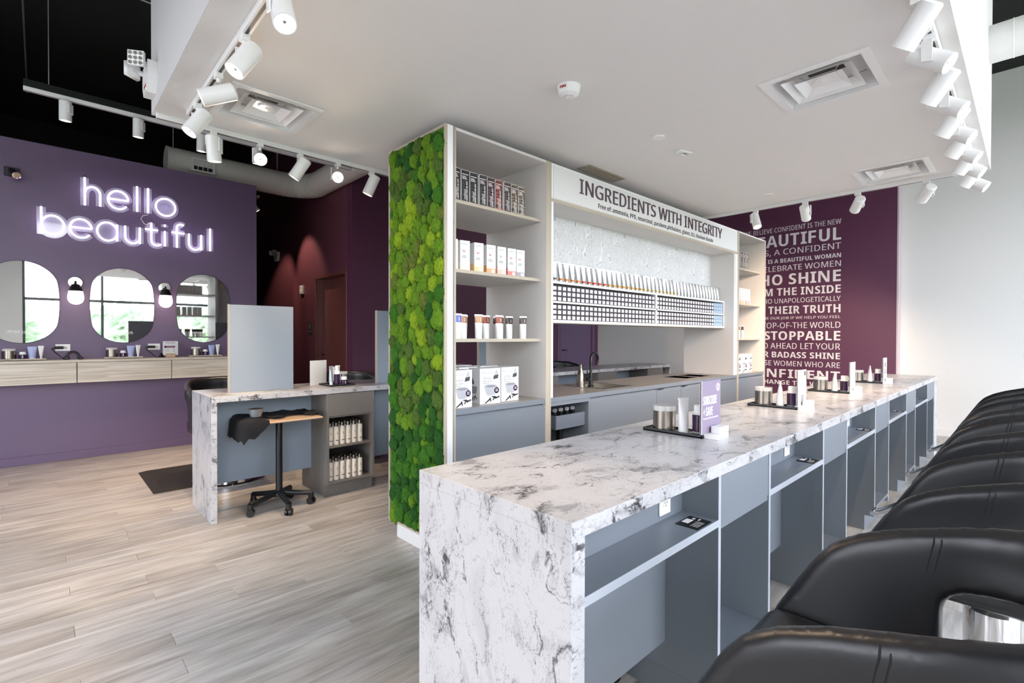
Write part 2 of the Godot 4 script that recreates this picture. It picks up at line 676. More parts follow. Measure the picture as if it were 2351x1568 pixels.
func room():
	var s = structure("wall_left", V(-3.1, 0, -6.96))
	boxm(-3.1, 0, -7.12, 2.046, 3.25, -6.96, 0, "plaster", M.purple, s)
	s = structure("baseboard_left", V(-3.1, 0, -6.96))
	boxm(-3.1, 0, -6.96, 2.05, 0.088, -6.948, 0.003, "board", M.purple, s)
	s = structure("wall_back", V(3.09, 0, -6.4))
	boxm(3.09, 0, -6.55, 8.64, 3.6, -6.4, 0, "plaster", M.purple_red, s)
	boxm(3.09, 3.6, -6.55, 8.64, 4.6, -6.4, 0, "upper_plaster", M.black_paint, s)
	s = structure("wall_hall", V(3.09, 0, -8))
	boxm(3.09, 0, -6.55, 3.24, 4.6, -6.59, 0, "jamb_plaster", M.purple_hall, s)
	boxm(3.09, 2.19, -6.59, 3.24, 4.6, -7.62, 0, "lintel_plaster", M.purple_hall, s)
	boxm(3.09, 0, -7.62, 3.24, 4.6, -10.6, 0, "plaster", M.purple_hall, s)
	s = structure("wall_far", V(0, 0, -10.6))
	boxm(-3.1, 0, -10.75, 3.24, 4.6, -10.6, 0, "plaster", M.black_paint, s)
	s = structure("wall_side", V(-3.1, 0, 0))
	boxm(-3.25, 0, -10.75, -3.1, 4.6, -4.2, 0, "plaster", M.wall_grey, s)
	boxm(-3.25, 0, -1.134, -3.1, 4.6, 3.25, 0, "plaster", M.wall_grey, s)
	boxm(-3.25, 3.3, -4.2, -3.1, 4.6, -1.134, 0, "lintel", M.wall_grey, s)
	boxm(-3.25, 0, -4.2, -3.1, 0.12, -1.134, 0, "sill", M.wall_grey, s)
	s = structure("wall_right", V(8.64, 0, 0))
	boxm(8.64, 0, -6.55, 8.8, 4.6, 3.25, 0, "plaster", M.wall_grey, s)
	s = structure("baseboard_right", V(8.64, 0, 0))
	boxm(8.625, 0, -1.27, 8.64, 0.1, 3.1, 0.003, "board", M.wall_grey, s)
	s = structure("ceiling_high", V(0, 4.6, 0))
	boxm(-3.25, 4.6, -10.75, 8.8, 4.75, 3.25, 0, "deck", M.black_deck, s)
	# street front: solid at the left, then glass from floor to 3.3 m
	s = structure("wall_front", V(0, 0, 3.1))
	boxm(-1.15, 0, 3.1, -0.3, 4.6, 3.25, 0, "plaster", M.wall_grey, s)
	boxm(-3.25, 4.2, 3.1, -1.15, 4.6, 3.25, 0, "lintel", M.wall_grey, s)
	boxm(-3.25, 0, 3.1, -1.15, 0.12, 3.25, 0, "sill", M.wall_grey, s)
	boxm(-0.3, 4.2, 3.1, 8.64, 4.6, 3.25, 0, "lintel", M.wall_grey, s)
	boxm(-0.3, 0, 3.1, 8.64, 0.12, 3.25, 0, "sill", M.wall_grey, s)
	var w := 0
	for i in 6:
		w += 1
		glazing(w, V(-0.3 + 1.49 * i, 0, 3.175), Vector3.RIGHT, 1.49, 4.2)
	glazing(7, V(-3.1, 0, 3.175), Vector3.RIGHT, 1.95, 4.2)
	for i in 2:
		glazing(8 + i, V(-3.175, 0, -4.2 + 1.533 * i), Vector3.BACK, 1.533)
	# lettered purple panel on the right wall
	var p = thing("feature_panel", "tall purple wall panel covered in white slogan lettering", "wall panel", V(8.54, 0, -4.0))
	boxm(8.54, 0, -4.0, 8.62, 4.2, -1.285, 0, "panel", M.purple_red, p)
	boxm(8.538, 0, -1.285, 8.62, 4.2, -1.262, 0.002, "edge_trim", mat("trim_pink", "cbb9bf", 0.5), p)
	var lines := [
		["WE BELIEVE CONFIDENT IS THE NEW", "BELIEVE CONFIDENT IS THE NEW", 1.239, 3.054, 2.98, false],
		["BEAUTIFUL", "AUTIFUL", 1.037, 2.933, 2.747, true],
		["YES, A CONFIDENT", "A CONFIDENT", 0.917, 2.704, 2.598, false],
		["WOMAN IS A BEAUTIFUL WOMAN", "IS A BEAUTIFUL WOMAN", 1.011, 2.551, 2.488, true],
		["WE CELEBRATE WOMEN", "LEBRATE WOMEN", 1.0, 2.441, 2.356, false],
		["WHO SHINE", "SHINE", 0.695, 2.305, 2.135, true],
		["FROM THE INSIDE", "THE INSIDE", 0.874, 2.084, 1.965, true],
		["WHO UNAPOLOGETICALLY", "UNAPOLOGETICALLY", 0.906, 1.919, 1.844, false],
		["LIVE THEIR TRUTH", "THEIR TRUTH", 1.0, 1.796, 1.674, true],
		["WE'VE DONE OUR JOB IF WE HELP YOU FEEL", "OUR JOB IF WE HELP YOU FEEL", 0.965, 1.63, 1.579, false],
		["TOP-OF-THE WORLD", "WORLD", 0.402, 1.536, 1.447, false],
		["UNSTOPPABLE", "TOPPABLE", 0.96, 1.398, 1.26, true],
		["GO AHEAD LET YOUR", "AHEAD LET YOUR", 0.96, 1.213, 1.122, false],
		["INNER BADASS SHINE", "BADASS SHINE", 0.939, 1.073, 0.98, true],
		["BECAUSE WOMEN WHO ARE", "WOMEN WHO ARE", 0.913, 0.931, 0.85, false],
		["CONFIDENT", "NFIDENT", 1.015, 0.797, 0.661, true],
		["CHANGE THE WORLD", "ANGE THE WORLD", 0.98, 0.622, 0.554, true]]
	for l in lines:
		var full: float = l[2] * words_width(l[0], l[5]) / words_width(l[1], l[5])
		lettering(p, "slogan_line", l[0], M.letter_white, V(-0.001, (l[3] + l[4]) / 2.0, 4.0 - 1.943 - full / 2.0), full, l[3] - l[4], Basis(Vector3.UP, -PI / 2), l[5], 0.002)

func glazing(n, at: Vector3, along: Vector3, w, top := 3.3):
	# one bay of the glass front: frame, transom and two panes
	var s = structure("window_%d" % n, at + V(0, 0.12, 0))
	var d := V(0.045, 0, 0.045) - along * 0.045
	for q in [["mullion", 0.0, 0.05, 0.12, top], ["side_bead", w - 0.01, w, 0.12, top], ["transom", 0.05, w - 0.01, 2.18, 2.25], ["bottom_rail", 0.05, w - 0.01, 0.12, 0.19], ["top_rail", 0.05, w - 0.01, top - 0.07, top]]:
		var a: Vector3 = at + along * q[1] - d
		var b: Vector3 = at + along * q[2] + d
		boxm(a.x, q[3], a.z, b.x, q[4], b.z, 0.003, q[0], M.dark_grey, s)
	for q in [[0.19, 2.18], [2.25, top - 0.07]]:
		var a: Vector3 = at + along * 0.05 - d * 0.07
		var b: Vector3 = at + along * (w - 0.01) + d * 0.07
		boxm(a.x, q[0], a.z, b.x, q[1], b.z, 0, "pane", M.glass, s)

func outdoors():
	var s = structure("ground", V(0, -0.2, 30))
	boxm(-60, -0.4, -30, -3.3, -0.2, 3.3, 0, "side_lot", M.asphalt, s)
	boxm(-60, -0.4, 3.3, 70, -0.2, 11, 0, "parking_lot", M.asphalt, s)
	boxm(-60, -0.4, 11, 70, -0.19, 60, 0, "grass_strip", M.grass, s)
	var blob := leaf_mesh(41)
	var blob2 := leaf_mesh(42)
	var names := ["tall round green tree outside, reflected in the left mirror", "bushy green tree outside, reflected beside the left mirror edge", "broad green tree outside, reflected at the middle mirror's left", "dense green tree outside, reflected in the centre of middle mirror", "leafy green tree outside, reflected at middle mirror's right", "spreading green tree outside, reflected through the open shelves", "green tree outside beyond the right part of shop window", "low green tree outside at the far right of window"]
	for i in 8:
		var x := -6.0 + i * 4.4
		var z := 18.0 + 5.0 * (i % 2)
		var t = thing("tree", names[i], "tree", V(x, -0.2, z), 0.0, "trees outside the shop window")
		t.scale = Vector3.ONE * (0.62 + 0.05 * (i % 2))
		O = Vector3.ZERO
		var st := S()
		lathe(st, [[0.22, 0.0], [0.14, 2.2], [0.06, 3.2]], 8)
		put(st, "trunk", M.rubber, t)
		for k in 7:
			var c := put_mesh(blob if k % 2 else blob2, "crown", M.foliage, t)
			var a := TAU * k / 6.0
			c.position = V(cos(a) * 1.3 if k < 6 else 0.0, 2.3 + (k * 7 % 4) * 0.35 + (0.7 if k == 6 else 0.0), sin(a) * 1.2 if k < 6 else 0.0)
			c.scale = Vector3.ONE * (1.25 + 0.12 * (k % 3))
			c.rotation.y = k * 1.3

func leaf_mesh(seed_) -> ArrayMesh:
	var n := noise(seed_, 1.6, FastNoiseLite.FRACTAL_FBM, 4)
	var st := S()
	st.set_smooth_group(-1)
	var rows := 22
	var cols := 32
	for i in rows:
		for k in cols:
			var q := []
			for t in [[i, k], [i, k + 1], [i + 1, k + 1], [i + 1, k]]:
				var la: float = PI * (float(t[0]) / rows - 0.5)
				var lo: float = TAU * (t[1] % cols) / cols
				var d := V(cos(la) * cos(lo), sin(la), cos(la) * sin(lo))
				q.append(d * (1.0 + 0.55 * n.get_noise_3dv(d * 1.6) + 0.25 * n.get_noise_3dv(d * 6.0)))
			for j in [0, 1, 2, 0, 2, 3]:
				st.add_vertex(q[j])
	st.generate_normals()
	return st.commit()

func frustum(st, cx, cz, s0, y0, s1, y1):
	for k in 4:
		var a := k * PI / 2
		var d := V(cos(a), 0, sin(a))
		var e := V(-sin(a), 0, cos(a))
		var c := V(cx, 0, cz)
		face(st, [c + (d - e) * s0 / 2 + V(0, y0, 0), c + (d + e) * s0 / 2 + V(0, y0, 0), c + (d + e) * s1 / 2 + V(0, y1, 0), c + (d - e) * s1 / 2 + V(0, y1, 0)], (d * (y1 - y0) + V(0, (s0 - s1) / 2, 0)).normalized())

func soffit():
	var s = structure("ceiling", V(0.448, 2.5, -3.31))
	var dif := [[0.88, -2.82], [2.69, -0.69], [4.465, -0.70]]
	var holes := []
	for d in dif:
		holes.append([d[0] - 0.185, d[0] + 0.185, d[1] - 0.185, d[1] + 0.185])
	holes.append([2.785, 3.205, -2.235, -2.135])
	var st := S()
	plate(st, 0.448, 4.92, -3.31, -0.21, 2.5, 2.53, holes)
	put(st, "dropped_panel", M.ceiling, s)
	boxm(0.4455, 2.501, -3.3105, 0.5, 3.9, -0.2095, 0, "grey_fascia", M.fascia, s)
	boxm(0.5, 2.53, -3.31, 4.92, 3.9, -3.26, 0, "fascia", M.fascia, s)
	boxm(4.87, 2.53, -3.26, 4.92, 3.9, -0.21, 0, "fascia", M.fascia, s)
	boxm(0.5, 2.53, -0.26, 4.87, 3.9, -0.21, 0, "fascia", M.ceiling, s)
	lift(s)
	var lab := ["square white air diffuser in the ceiling above the left rail", "square white air diffuser in the ceiling nearest the right rail", "square white air diffuser in the ceiling by the far rail"]
	for i in 3:
		var cx: float = dif[i][0]
		var cz: float = dif[i][1]
		var t = thing("air_diffuser", lab[i], "air vent", V(cx, 2.5, cz), 0.0, "square ceiling diffusers")
		st = S()
		plate(st, cx - 0.218, cx + 0.218, cz - 0.218, cz + 0.218, 2.494, 2.4995, [[cx - 0.185, cx + 0.185, cz - 0.185, cz + 0.185]])
		put(st, "frame", M.white_gloss, t)
		st = S()
		frustum(st, cx, cz, 0.37, 2.5, 0.33, 2.58)
		plate(st, cx - 0.166, cx + 0.166, cz - 0.166, cz + 0.166, 2.58, 2.585, [[cx - 0.075, cx + 0.075, cz - 0.075, cz + 0.075]])
		put(st, "back_pan", M.white_gloss, t)
		st = S()
		lathe(st, [[0.105, 2.585], [0.105, 2.75]], 24, Transform3D(Basis.IDENTITY, V(cx, 0, cz)))
		put(st, "duct_throat", M.black, t)
		st = S()
		frustum(st, cx, cz, 0.285, 2.498, 0.20, 2.535)
		put(st, "louver", M.white_gloss, t)
		st = S()
		frustum(st, cx, cz, 0.195, 2.496, 0.12, 2.522)
		box(st, cx - 0.06, 2.520, cz - 0.06, cx + 0.06, 2.524, cz + 0.06)
		lathe(st, [[0.042, 2.512], [0.04, 2.522]], 20, Transform3D(Basis.IDENTITY, V(cx, 0, cz)))
		lathe(st, [[0.008, 2.507], [0.008, 2.514]], 10, Transform3D(Basis.IDENTITY, V(cx, 0, cz)))
		put(st, "centre_plate", M.white_gloss, t)
		for k in 4:
			st = S()
			var a := PI / 4 + k * PI / 2
			rod(st, V(cx + cos(a) * 0.09, 2.52, cz + sin(a) * 0.09), V(cx + cos(a) * 0.2, 2.57, cz + sin(a) * 0.2), 0.003, 6)
			put(st, "spoke", M.aluminium, t)
		lift(t)
	var g = thing("return_grille", "long flat grey grille set in the ceiling above the header sign", "air vent", V(3.0, 2.5, -2.18))
	st = S()
	plate(st, 2.775, 3.215, -2.245, -2.125, 2.496, 2.5, [[2.79, 3.2, -2.225, -2.145]])
	put(st, "frame", M.edge_tan, g)
	for k in 3:
		boxm(2.79, 2.498, -2.222 + k * 0.028, 3.2, 2.502, -2.202 + k * 0.028, 0.001, "slat", M.edge_tan, g)
	lift(g)

func planks():
	var fl = structure("floor")
	boxm(-3.25, -0.12, -10.75, 8.8, -0.014, 3.25, 0, "screed", M.dark_grey, fl)
	var w := 0.121
	var len_ := 1.22
	var meshes := []
	O = Vector3.ZERO
	for v in 24:
		var st := S()
		var row := v % 8
		var u0 := (v / 8) * 0.31 + row * 0.07
		var g := 0.0004
		var c := 0.0007
		var x0 := g
		var x1 := len_ - g
		var z0 := g
		var z1 := w - g
		var rim := [V(x0, -0.004, z0), V(x1, -0.004, z0), V(x1, -0.004, z1), V(x0, -0.004, z1)]
		var top := [V(x0 + c, 0, z0 + c), V(x1 - c, 0, z0 + c), V(x1 - c, 0, z1 - c), V(x0 + c, 0, z1 - c)]
		var quads := [[top, Vector3.UP]]
		for k in 4:
			var l := (k + 1) % 4
			quads.append([[rim[k], rim[l], top[l], top[k]], (V([0, 1, 0, -1][k], 1, [-1, 0, 1, 0][k])).normalized()])
		for q in quads:
			for j in [0, 1, 2, 0, 2, 3]:
				var p: Vector3 = q[0][j]
				st.set_normal(q[1])
				st.set_uv(Vector2(u0 + p.x / len_ * 0.9, (row + 0.04 + 0.92 * p.z / w) / 8.0))
				st.add_vertex(p)
		meshes.append(st.commit())
	var all := []
	var rows := int(13.8 / w)
	for r in rows:
		var z := -10.7 + r * w
		var x := -4.2 + (R.randi() % 4) * 0.305 + 0.035
		while x < 8.7:
			var v := R.randi() % 24
			var c := V(x + len_ / 2, 0, z + w / 2)
			var depth := c.x * 0.69 - c.z * 0.7236
			var lat := absf(c.x * 0.7236 + c.z * 0.69)
			var key := depth if depth > 0.8 and lat / depth < 1.25 else 100.0 + depth
			if z > -7.2 or x > 1.0:
				all.append([key, x, z, v])
			x += len_
	all.sort_custom(func(a, b): return a[0] < b[0])
	var rest := S()
	for i in all.size():
		var a: Array = all[i]
		if i < 300:
			var o := put_mesh(meshes[a[3]], "plank", M.plank, fl)
			o.position = V(a[1], 0, a[2])
		else:
			rest.append_from(meshes[a[3]], 0, Transform3D(Basis.IDENTITY, V(a[1], 0, a[2])))
	var o := put(rest, "far_planks", M.plank, fl)
	o.set_meta("kind", "stuff")

func front_counter():
	var t = thing("bar_counter", "long white marble colour bar counter with waterfall end in foreground", "counter", V(0.865, 0, -1.33))
	boxm(0.865, 0.838, -1.33, 7.13, 0.88, -0.71, 0.0015, "worktop", M.marble, t)
	boxm(0.865, 0, -1.33, 0.914, 0.838, -0.71, 0.0015, "end_panel", M.marble, t)
	boxm(6.94, 0, -1.33, 7.13, 0.838, -0.71, 0.0015, "end_panel", M.marble, t)
	var where := ["nearest the camera", "second from the camera", "third along the counter", "fourth along the counter", "farthest from the camera"]
	for k in 5:
		var x := 0.914 + 1.2 * k
		var xe := x + 0.722
		var b = thing("knee_bay", "grey shelf and knee panel under marble bar, %s" % where[k], "shelf", V(x, 0.2, -0.9), 0.0, "knee bays under the front bar")
		boxm(x, 0.668, -0.845, xe, 0.69, -0.716, 0.001, "shelf", M.cabinet, b)
		boxm(x, 0.2, -0.925, xe, 0.668, -0.907, 0.001, "knee_panel", M.cabinet, b)
		boxm(x, 0.668, -0.863, xe, 0.838, -0.845, 0, "upper_back", M.cabinet, b)
		boxm(x, 0.832, -0.745, xe, 0.838, -0.72, 0, "top_rail", M.cabinet, b)
		boxm(x, 0.667, -0.7165, xe, 0.691, -0.7145, 0, "edge_band", M.cabinet_edge, b)
		var c = thing("bar_cabinet", "grey cabinet with drawer above open cubby in marble bar, %s" % where[k], "cabinet", V(xe, 0, -1.32), 0.0, "cabinets of the front bar")
		var x1 := x + 1.2 if k < 4 else 6.94
		for sx in [[xe, xe + 0.018], [x1 - 0.018, x1]]:
			var st := S()
			box(st, sx[0], 0.1, -1.32, sx[1], 0.838, -0.716, 0.001)
			box(st, sx[0], 0, -1.32, sx[1], 0.1, -0.77)
			put(st, "side_panel", M.cabinet, c)
		boxm(xe + 0.021, 0.672, -0.734, x1 - 0.021, 0.834, -0.716, 0.0015, "drawer_front", M.cabinet, c)
		boxm(xe + 0.018, 0.652, -0.9, x1 - 0.018, 0.67, -0.72, 0, "divider", M.cabinet, c)
		boxm(xe + 0.018, 0.14, -0.92, x1 - 0.018, 0.16, -0.716, 0.001, "bottom_shelf", M.cabinet, c)
		boxm(xe + 0.018, 0.16, -0.92, x1 - 0.018, 0.652, -0.905, 0, "back_panel", M.cabinet, c)
		boxm(xe + 0.018, 0, -0.785, x1 - 0.018, 0.14, -0.77, 0, "toe_kick", M.cabinet, c)
		boxm(xe, 0.1, -0.7162, xe + 0.018, 0.836, -0.7145, 0, "edge_band", M.cabinet_edge, c)
		boxm(x1 - 0.018, 0.1, -0.7162, x1, 0.836, -0.7145, 0, "edge_band", M.cabinet_edge, c)
		outlet(V(xe - 0.125, 0.765, -0.845), Basis.IDENTITY, "white power outlet above the shelf, %s in marble bar" % where[k], "outlets under the bar", true)
		var d = thing("info_card", "black printed card lying on the grey shelf, %s" % where[k], "card", V(xe - 0.085, 0.69, -0.76), 0.0, "cards on the bar shelves")
		boxm(xe - 0.136, 0.69, -0.798, xe - 0.034, 0.6915, -0.722, 0, "card", M.black, d)
		O = Vector3.ZERO
		var flat := Basis(Vector3.RIGHT, -PI / 2)
		for j in 5:
			lettering(d, "print_line", ["Plug in", "Relax", "Enjoy", "Connect", "Share"][j], M.letter_white, V(-0.03 + j * 0.011, 0.0017, 0.016), 0.026, 0.006, Basis(Vector3.UP, PI / 2) * flat, false, 0.0003)
		boxm(-0.02, 0.0015, -0.033, 0.02, 0.0019, -0.01, 0, "blank_square", M.letter_white, d)
		boxm(0.028, 0.0015, -0.02, 0.04, 0.0019, -0.012, 0, "mark", M.letter_white, d)
		boxm(0.028, 0.0015, 0.0, 0.044, 0.0019, 0.004, 0, "mark", M.letter_white, d)

func outlet(at: Vector3, turn: Basis, label, group, upright := true):
	var t = thing("power_outlet", label, "outlet", at, 0.0, group)
	t.basis = turn
	O = Vector3.ZERO
	var w := 0.035 if upright else 0.058
	var h := 0.058 if upright else 0.035
	boxm(-w, -h, 0, w, h, 0.006, 0.002, "cover_plate", M.white_gloss, t)
	for s in [-1, 1]:
		var c := V(0, s * 0.02, 0) if upright else V(s * 0.02, 0, 0)
		var f := boxm(c.x - 0.015, c.y - 0.013, 0.006, c.x + 0.015, c.y + 0.013, 0.008, 0.001, "socket", M.white, t)
		for k in [-1, 1]:
			boxm(c.x + k * 0.006 - 0.0012, c.y - 0.001, 0.0075, c.x + k * 0.006 + 0.0012, c.y + 0.008, 0.0084, 0, "slot", M.black, f)
		boxm(c.x - 0.002, c.y - 0.009, 0.0075, c.x + 0.002, c.y - 0.005, 0.0084, 0, "slot", M.black, f)
	return t

func shelf_unit(x0, x1, label):
	# open from both sides; shelves stand back from the front edge
	var t = thing("shelf_unit", label, "shelf", V(x0, 0, -2.895), 0.0, "open shelf units of the island")
	for e in [[x0, x0 + 0.012], [x1 - 0.038, x1]]:
		var st := S()
		box(st, e[0], 0, -2.895, e[1], 2.495, -2.2765)
		put(st, "side_panel", M.island, t)
		st = S()
		box(st, e[0], 0, -2.2765, e[1], 2.495, -2.275)
		put(st, "edge_band", M.edge_tan, t)
	boxm(x0 + 0.012, 2.478, -2.895, x1 - 0.038, 2.495, -2.276, 0, "top_panel", M.island, t)
	for y in [2.084, 1.678, 1.268]:
		var sh = boxm(x0 + 0.012, y, -2.88, x1 - 0.038, y + 0.02, -2.325, 0, "shelf", M.island, t)
		boxm(x0 + 0.012, y, -2.3255, x1 - 0.038, y + 0.02, -2.3235, 0, "edge_band", M.edge_tan, sh)
	return t

func island():
	shelf_unit(1.714, 2.525, "tall open shelf unit beside the moss wall, full of products")
	shelf_unit(5.69, 6.506, "tall open shelf unit at the far end of the island")
	# moss end
	var t = thing("moss_column", "tall green moss wall framed on the end of the island", "moss wall", V(1.69, 0, -2.585))
	boxm(1.665, 0.105, -2.895, 1.705, 2.497, -2.275, 0.001, "column_panel", M.island_white, t)
	boxm(1.70, 0.0, -2.84, 1.71, 0.105, -2.34, 0, "kick_back", M.white, t)
	boxm(1.675, 0.0, -2.835, 1.70, 0.105, -2.30, 0.002, "kick_board", M.white, t)
	var st := S()
	for e in [[0.105, -2.895, 0.12, -2.275], [2.482, -2.895, 2.497, -2.275], [0.12, -2.895, 2.482, -2.882], [0.12, -2.288, 2.482, -2.275]]:
		box(st, 1.648, e[0], e[1], 1.666, e[2], e[3], 0.001)
	put(st, "frame", M.edge_tan, t)
	boxm(1.658, 0.12, -2.882, 1.665, 2.482, -2.288, 0, "moss_bed", M.moss_back, t)
	var meshes := []
	for v in 6:
		meshes.append(moss_mesh(v))
	var made := []
	var tries := 0
	var rad := 0.047
	while made.size() < 296 and tries < 60000:
		tries += 1
		if tries % 900 == 0:
			rad = maxf(rad * 0.93, 0.021)
		var r := rad * R.randf_range(0.85, 1.1)
		var z := R.randf_range(-2.876 + r * 0.95, -2.296 - r * 0.6)
		var y := R.randf_range(0.13 + r * 0.6, 2.472 - r * 0.7)
		var ok := true
		for m in made:
			var d := Vector2((z - m[0]) * 1.12, (y - m[1]) * 0.9).length()
			if d < (r + m[2]) * 0.83:
				ok = false
				break
		if not ok:
			continue
		made.append([z, y, r])
		var f := noise_at(y, z)
		var pick := 0
		if y > 1.15 and y < 2.15 and f > 0.05:
			pick = [1, 2, 1, 5, 1, 2][R.randi() % 6]
		elif y < 0.75:
			pick = [0, 3, 3, 0, 1, 0][R.randi() % 6]
		else:
			pick = [0, 4, 1, 3, 4, 1][R.randi() % 6]
		var o := put_mesh(meshes[R.randi() % 6], "moss_mound", M["moss_%d" % pick], t)
		var big := 1.0 if r > 0.05 else 0.9
		o.transform = Transform3D(Basis(Vector3.RIGHT, R.randf() * 0.6 - 0.3) * Basis.from_scale(V(r * 0.8 * big, r * R.randf_range(1.05, 1.4), r * R.randf_range(0.85, 1.0))), V(1.656 - 1.69, y, z + 2.585))
	# worktop and base cabinets
	t = thing("island_worktop", "grey worktop with sink running through the island", "worktop", V(1.726, 0.845, -2.895))
	st = S()
	plate(st, 1.726, 6.468, -2.88, -2.279, 0.848, 0.88, [[3.30, 3.67, -2.73, -2.38], [4.76, 4.98, -2.66, -2.42], [5.08, 5.30, -2.66, -2.42]])
	put(st, "board", M.worktop, t)
	boxm(1.726, 0.8475, -2.2795, 6.468, 0.8795, -2.277, 0, "front_edge", M.cabinet, t)
	st = S()
	for b in [[4.76, 4.98], [5.08, 5.30]]:
		plate(st, b[0] - 0.012, b[1] + 0.012, -2.672, -2.408, 0.879, 0.882, [[b[0], b[1], -2.66, -2.42]])
	put(st, "waste_chute_rims", M.steel, t)
	st = S()
	for b in [[4.76, 4.98], [5.08, 5.30]]:
		box(st, b[0], 0.62, -2.66, b[1], 0.63, -2.42)
		for e in [[b[0] - 0.004, -2.66, b[0], -2.42], [b[1], -2.66, b[1] + 0.004, -2.42], [b[0], -2.664, b[1], -2.66], [b[0], -2.42, b[1], -2.416]]:
			box(st, e[0], 0.62, e[1], e[2], 0.879, e[3])
	put(st, "waste_chutes", M.black, t)
	var k = thing("sink", "stainless steel sink let into the grey island worktop", "sink", V(3.485, 0.7, -2.555))
	st = S()
	plate(st, 3.265, 3.705, -2.765, -2.345, 0.878, 0.8825, [[3.31, 3.66, -2.72, -2.39]])
	put(st, "rim", M.sink_steel, k)
	st = S()
	plate(st, 3.305, 3.665, -2.725, -2.385, 0.70, 0.704, [])
	for e in [[3.302, -2.728, 3.31, -2.382], [3.66, -2.728, 3.668, -2.382], [3.31, -2.728, 3.66, -2.72], [3.31, -2.39, 3.66, -2.382]]:
		box(st, e[0], 0.70, e[1], e[2], 0.8785, e[3])
	put(st, "basin", M.sink_steel, k)
	st = S()
	lathe(st, [[0.04, 0.704], [0.036, 0.707]], 20, Transform3D(Basis.IDENTITY, V(3.485, 0, -2.555)))
	put(st, "drain", M.chrome, k)
	var fx := 3.36
	var fz := -2.56
	k = thing("faucet", "black gooseneck faucet standing at the island sink", "faucet", V(fx, 0.88, fz))
	st = S()
	lathe(st, [[0.026, 0.0], [0.026, 0.012], [0.018, 0.018], [0.017, 0.11], [0.013, 0.12]], 18, Transform3D(Basis.IDENTITY, V(fx, 0.88, fz)))
	put(st, "body", M.black_plastic, k)
	st = S()
	var pts := [V(fx, 0.99, fz), V(fx, 1.09, fz)]
	for i in 13:
		var a := PI - PI * i / 12.0 * 1.02
		pts.append(V(fx + 0.062 + cos(a) * 0.062, 1.10 + sin(a) * 0.062, fz - 0.02 * i / 12.0))
	pts.append(pts[-1] - V(0.002, 0.025, 0))
	tube(st, pts, 0.011, 12)
	put(st, "spout", M.black_plastic, k)
	st = S()
	rod(st, V(fx - 0.012, 0.945, fz), V(fx - 0.05, 0.945, fz), 0.014, 12)
	rod(st, V(fx - 0.042, 0.945, fz), V(fx - 0.046, 1.02, fz), 0.005, 8)
	put(st, "lever", M.black_plastic, k)
	k = thing("soap_dispenser", "brushed steel soap pump bottle beside the black faucet", "soap dispenser", V(3.30, 0.8825, -2.62))
	var at := Transform3D(Basis.IDENTITY, V(3.30, 0.8825, -2.62))
	st = S()
	lathe(st, [[0.034, 0.0], [0.035, 0.01], [0.033, 0.07], [0.026, 0.115], [0.017, 0.135], [0.015, 0.15]], 24, at, true)
	put(st, "bottle", M.steel, k)
	st = S()
	lathe(st, [[0.013, 0.15], [0.013, 0.185], [0.008, 0.19]], 16, at)
	rod(st, V(3.30, 1.068, -2.62), V(3.335, 1.065, -2.62), 0.004, 8)
	put(st, "pump", M.steel, k)
	# base units, left to right
	base_unit(1.726, 2.487, [2.487], "plain grey base cabinet under the left island shelves", false)
	base_unit(2.987, 5.65, [3.944, 4.386, 5.0, 5.65], "grey base cabinets with four doors under the island sink", true)
	base_unit(5.705, 6.468, [6.468], "plain grey base cabinet at the far end of the island", false)
	# open bay with a tool bin
	t = thing("bin_bay", "dark open bay under the island worktop holding a tool bin", "cabinet", V(2.54, 0, -2.86))
	boxm(2.541, 0, -2.86, 2.985, 0.845, -2.84, 0, "back_panel", M.cabinet, t)
	boxm(2.541, 0.82, -2.84, 2.985, 0.846, -2.28, 0, "top_rail", M.cabinet, t)
	boxm(2.967, 0, -2.84, 2.985, 0.82, -2.28, 0, "side_panel", M.cabinet, t)
	boxm(2.541, 0, -2.84, 2.985, 0.02, -2.30, 0, "floor_board", M.cabinet, t)
	t = thing("tool_bin", "grey plastic bin of brushes in the open island bay", "bin", V(2.80, 0.02, -2.42))
	O = Vector3.ZERO
	st = S()
	box(st, -0.16, 0.62, -0.11, 0.16, 0.72, -0.104, 0.002)
	box(st, -0.16, 0.62, 0.104, 0.16, 0.72, 0.11, 0.002)
	box(st, -0.166, 0.62, -0.11, -0.16, 0.72, 0.11, 0.002)
	box(st, 0.16, 0.62, -0.11, 0.166, 0.72, 0.11, 0.002)
	box(st, -0.16, 0.62, -0.104, 0.16, 0.628, 0.104)
	put(st, "tub", mat("tub_grey", "6d747d", 0.4), t)
	st = S()
	box(st, -0.02, 0.05, -0.02, 0.02, 0.62, 0.02, 0.004)
	box(st, -0.13, 0.0, -0.1, 0.13, 0.05, 0.1, 0.01)
	put(st, "stand", M.black_plastic, t)
	for i in 9:
		var br = thing("tint_brush", "%s black tint brush from the left in the grey bin" % ORD[i], "brush", V(2.80 - 0.14 + i * 0.034, 0.648, -2.42 + 0.02 * (i % 2)), 0.0, "tint brushes in the bin")
		O = Vector3.ZERO
		st = S()
		box(st, -0.009, 0, -0.03, 0.009, 0.105, 0.03, 0.003)
		put(st, "bristles", M.black_plastic, br)
		st = S()
		box(st, 0.009, 0.0, -0.004, 0.0115, 0.125, 0.026, 0.001)
		put(st, "comb_edge", M.white_satin, br)
	# middle bay: header sign, niche and rack
	t = thing("display_bay", "wide middle bay of the island under a white header sign", "display shelf", V(2.526, 0.88, -2.895))
	for e in [[2.526, 2.541], [5.655, 5.69]]:
		st = S()
		box(st, e[0], 0, -2.87, e[1], 2.495, -2.275)
		put(st, "stile", M.edge_tan, t)
	boxm(2.541, 0.88, -2.86, 2.561, 2.23, -2.2765, 0, "niche_side", M.island, t)
	boxm(5.563, 0.88, -2.86, 5.655, 2.23, -2.2765, 0, "niche_side", M.island, t)
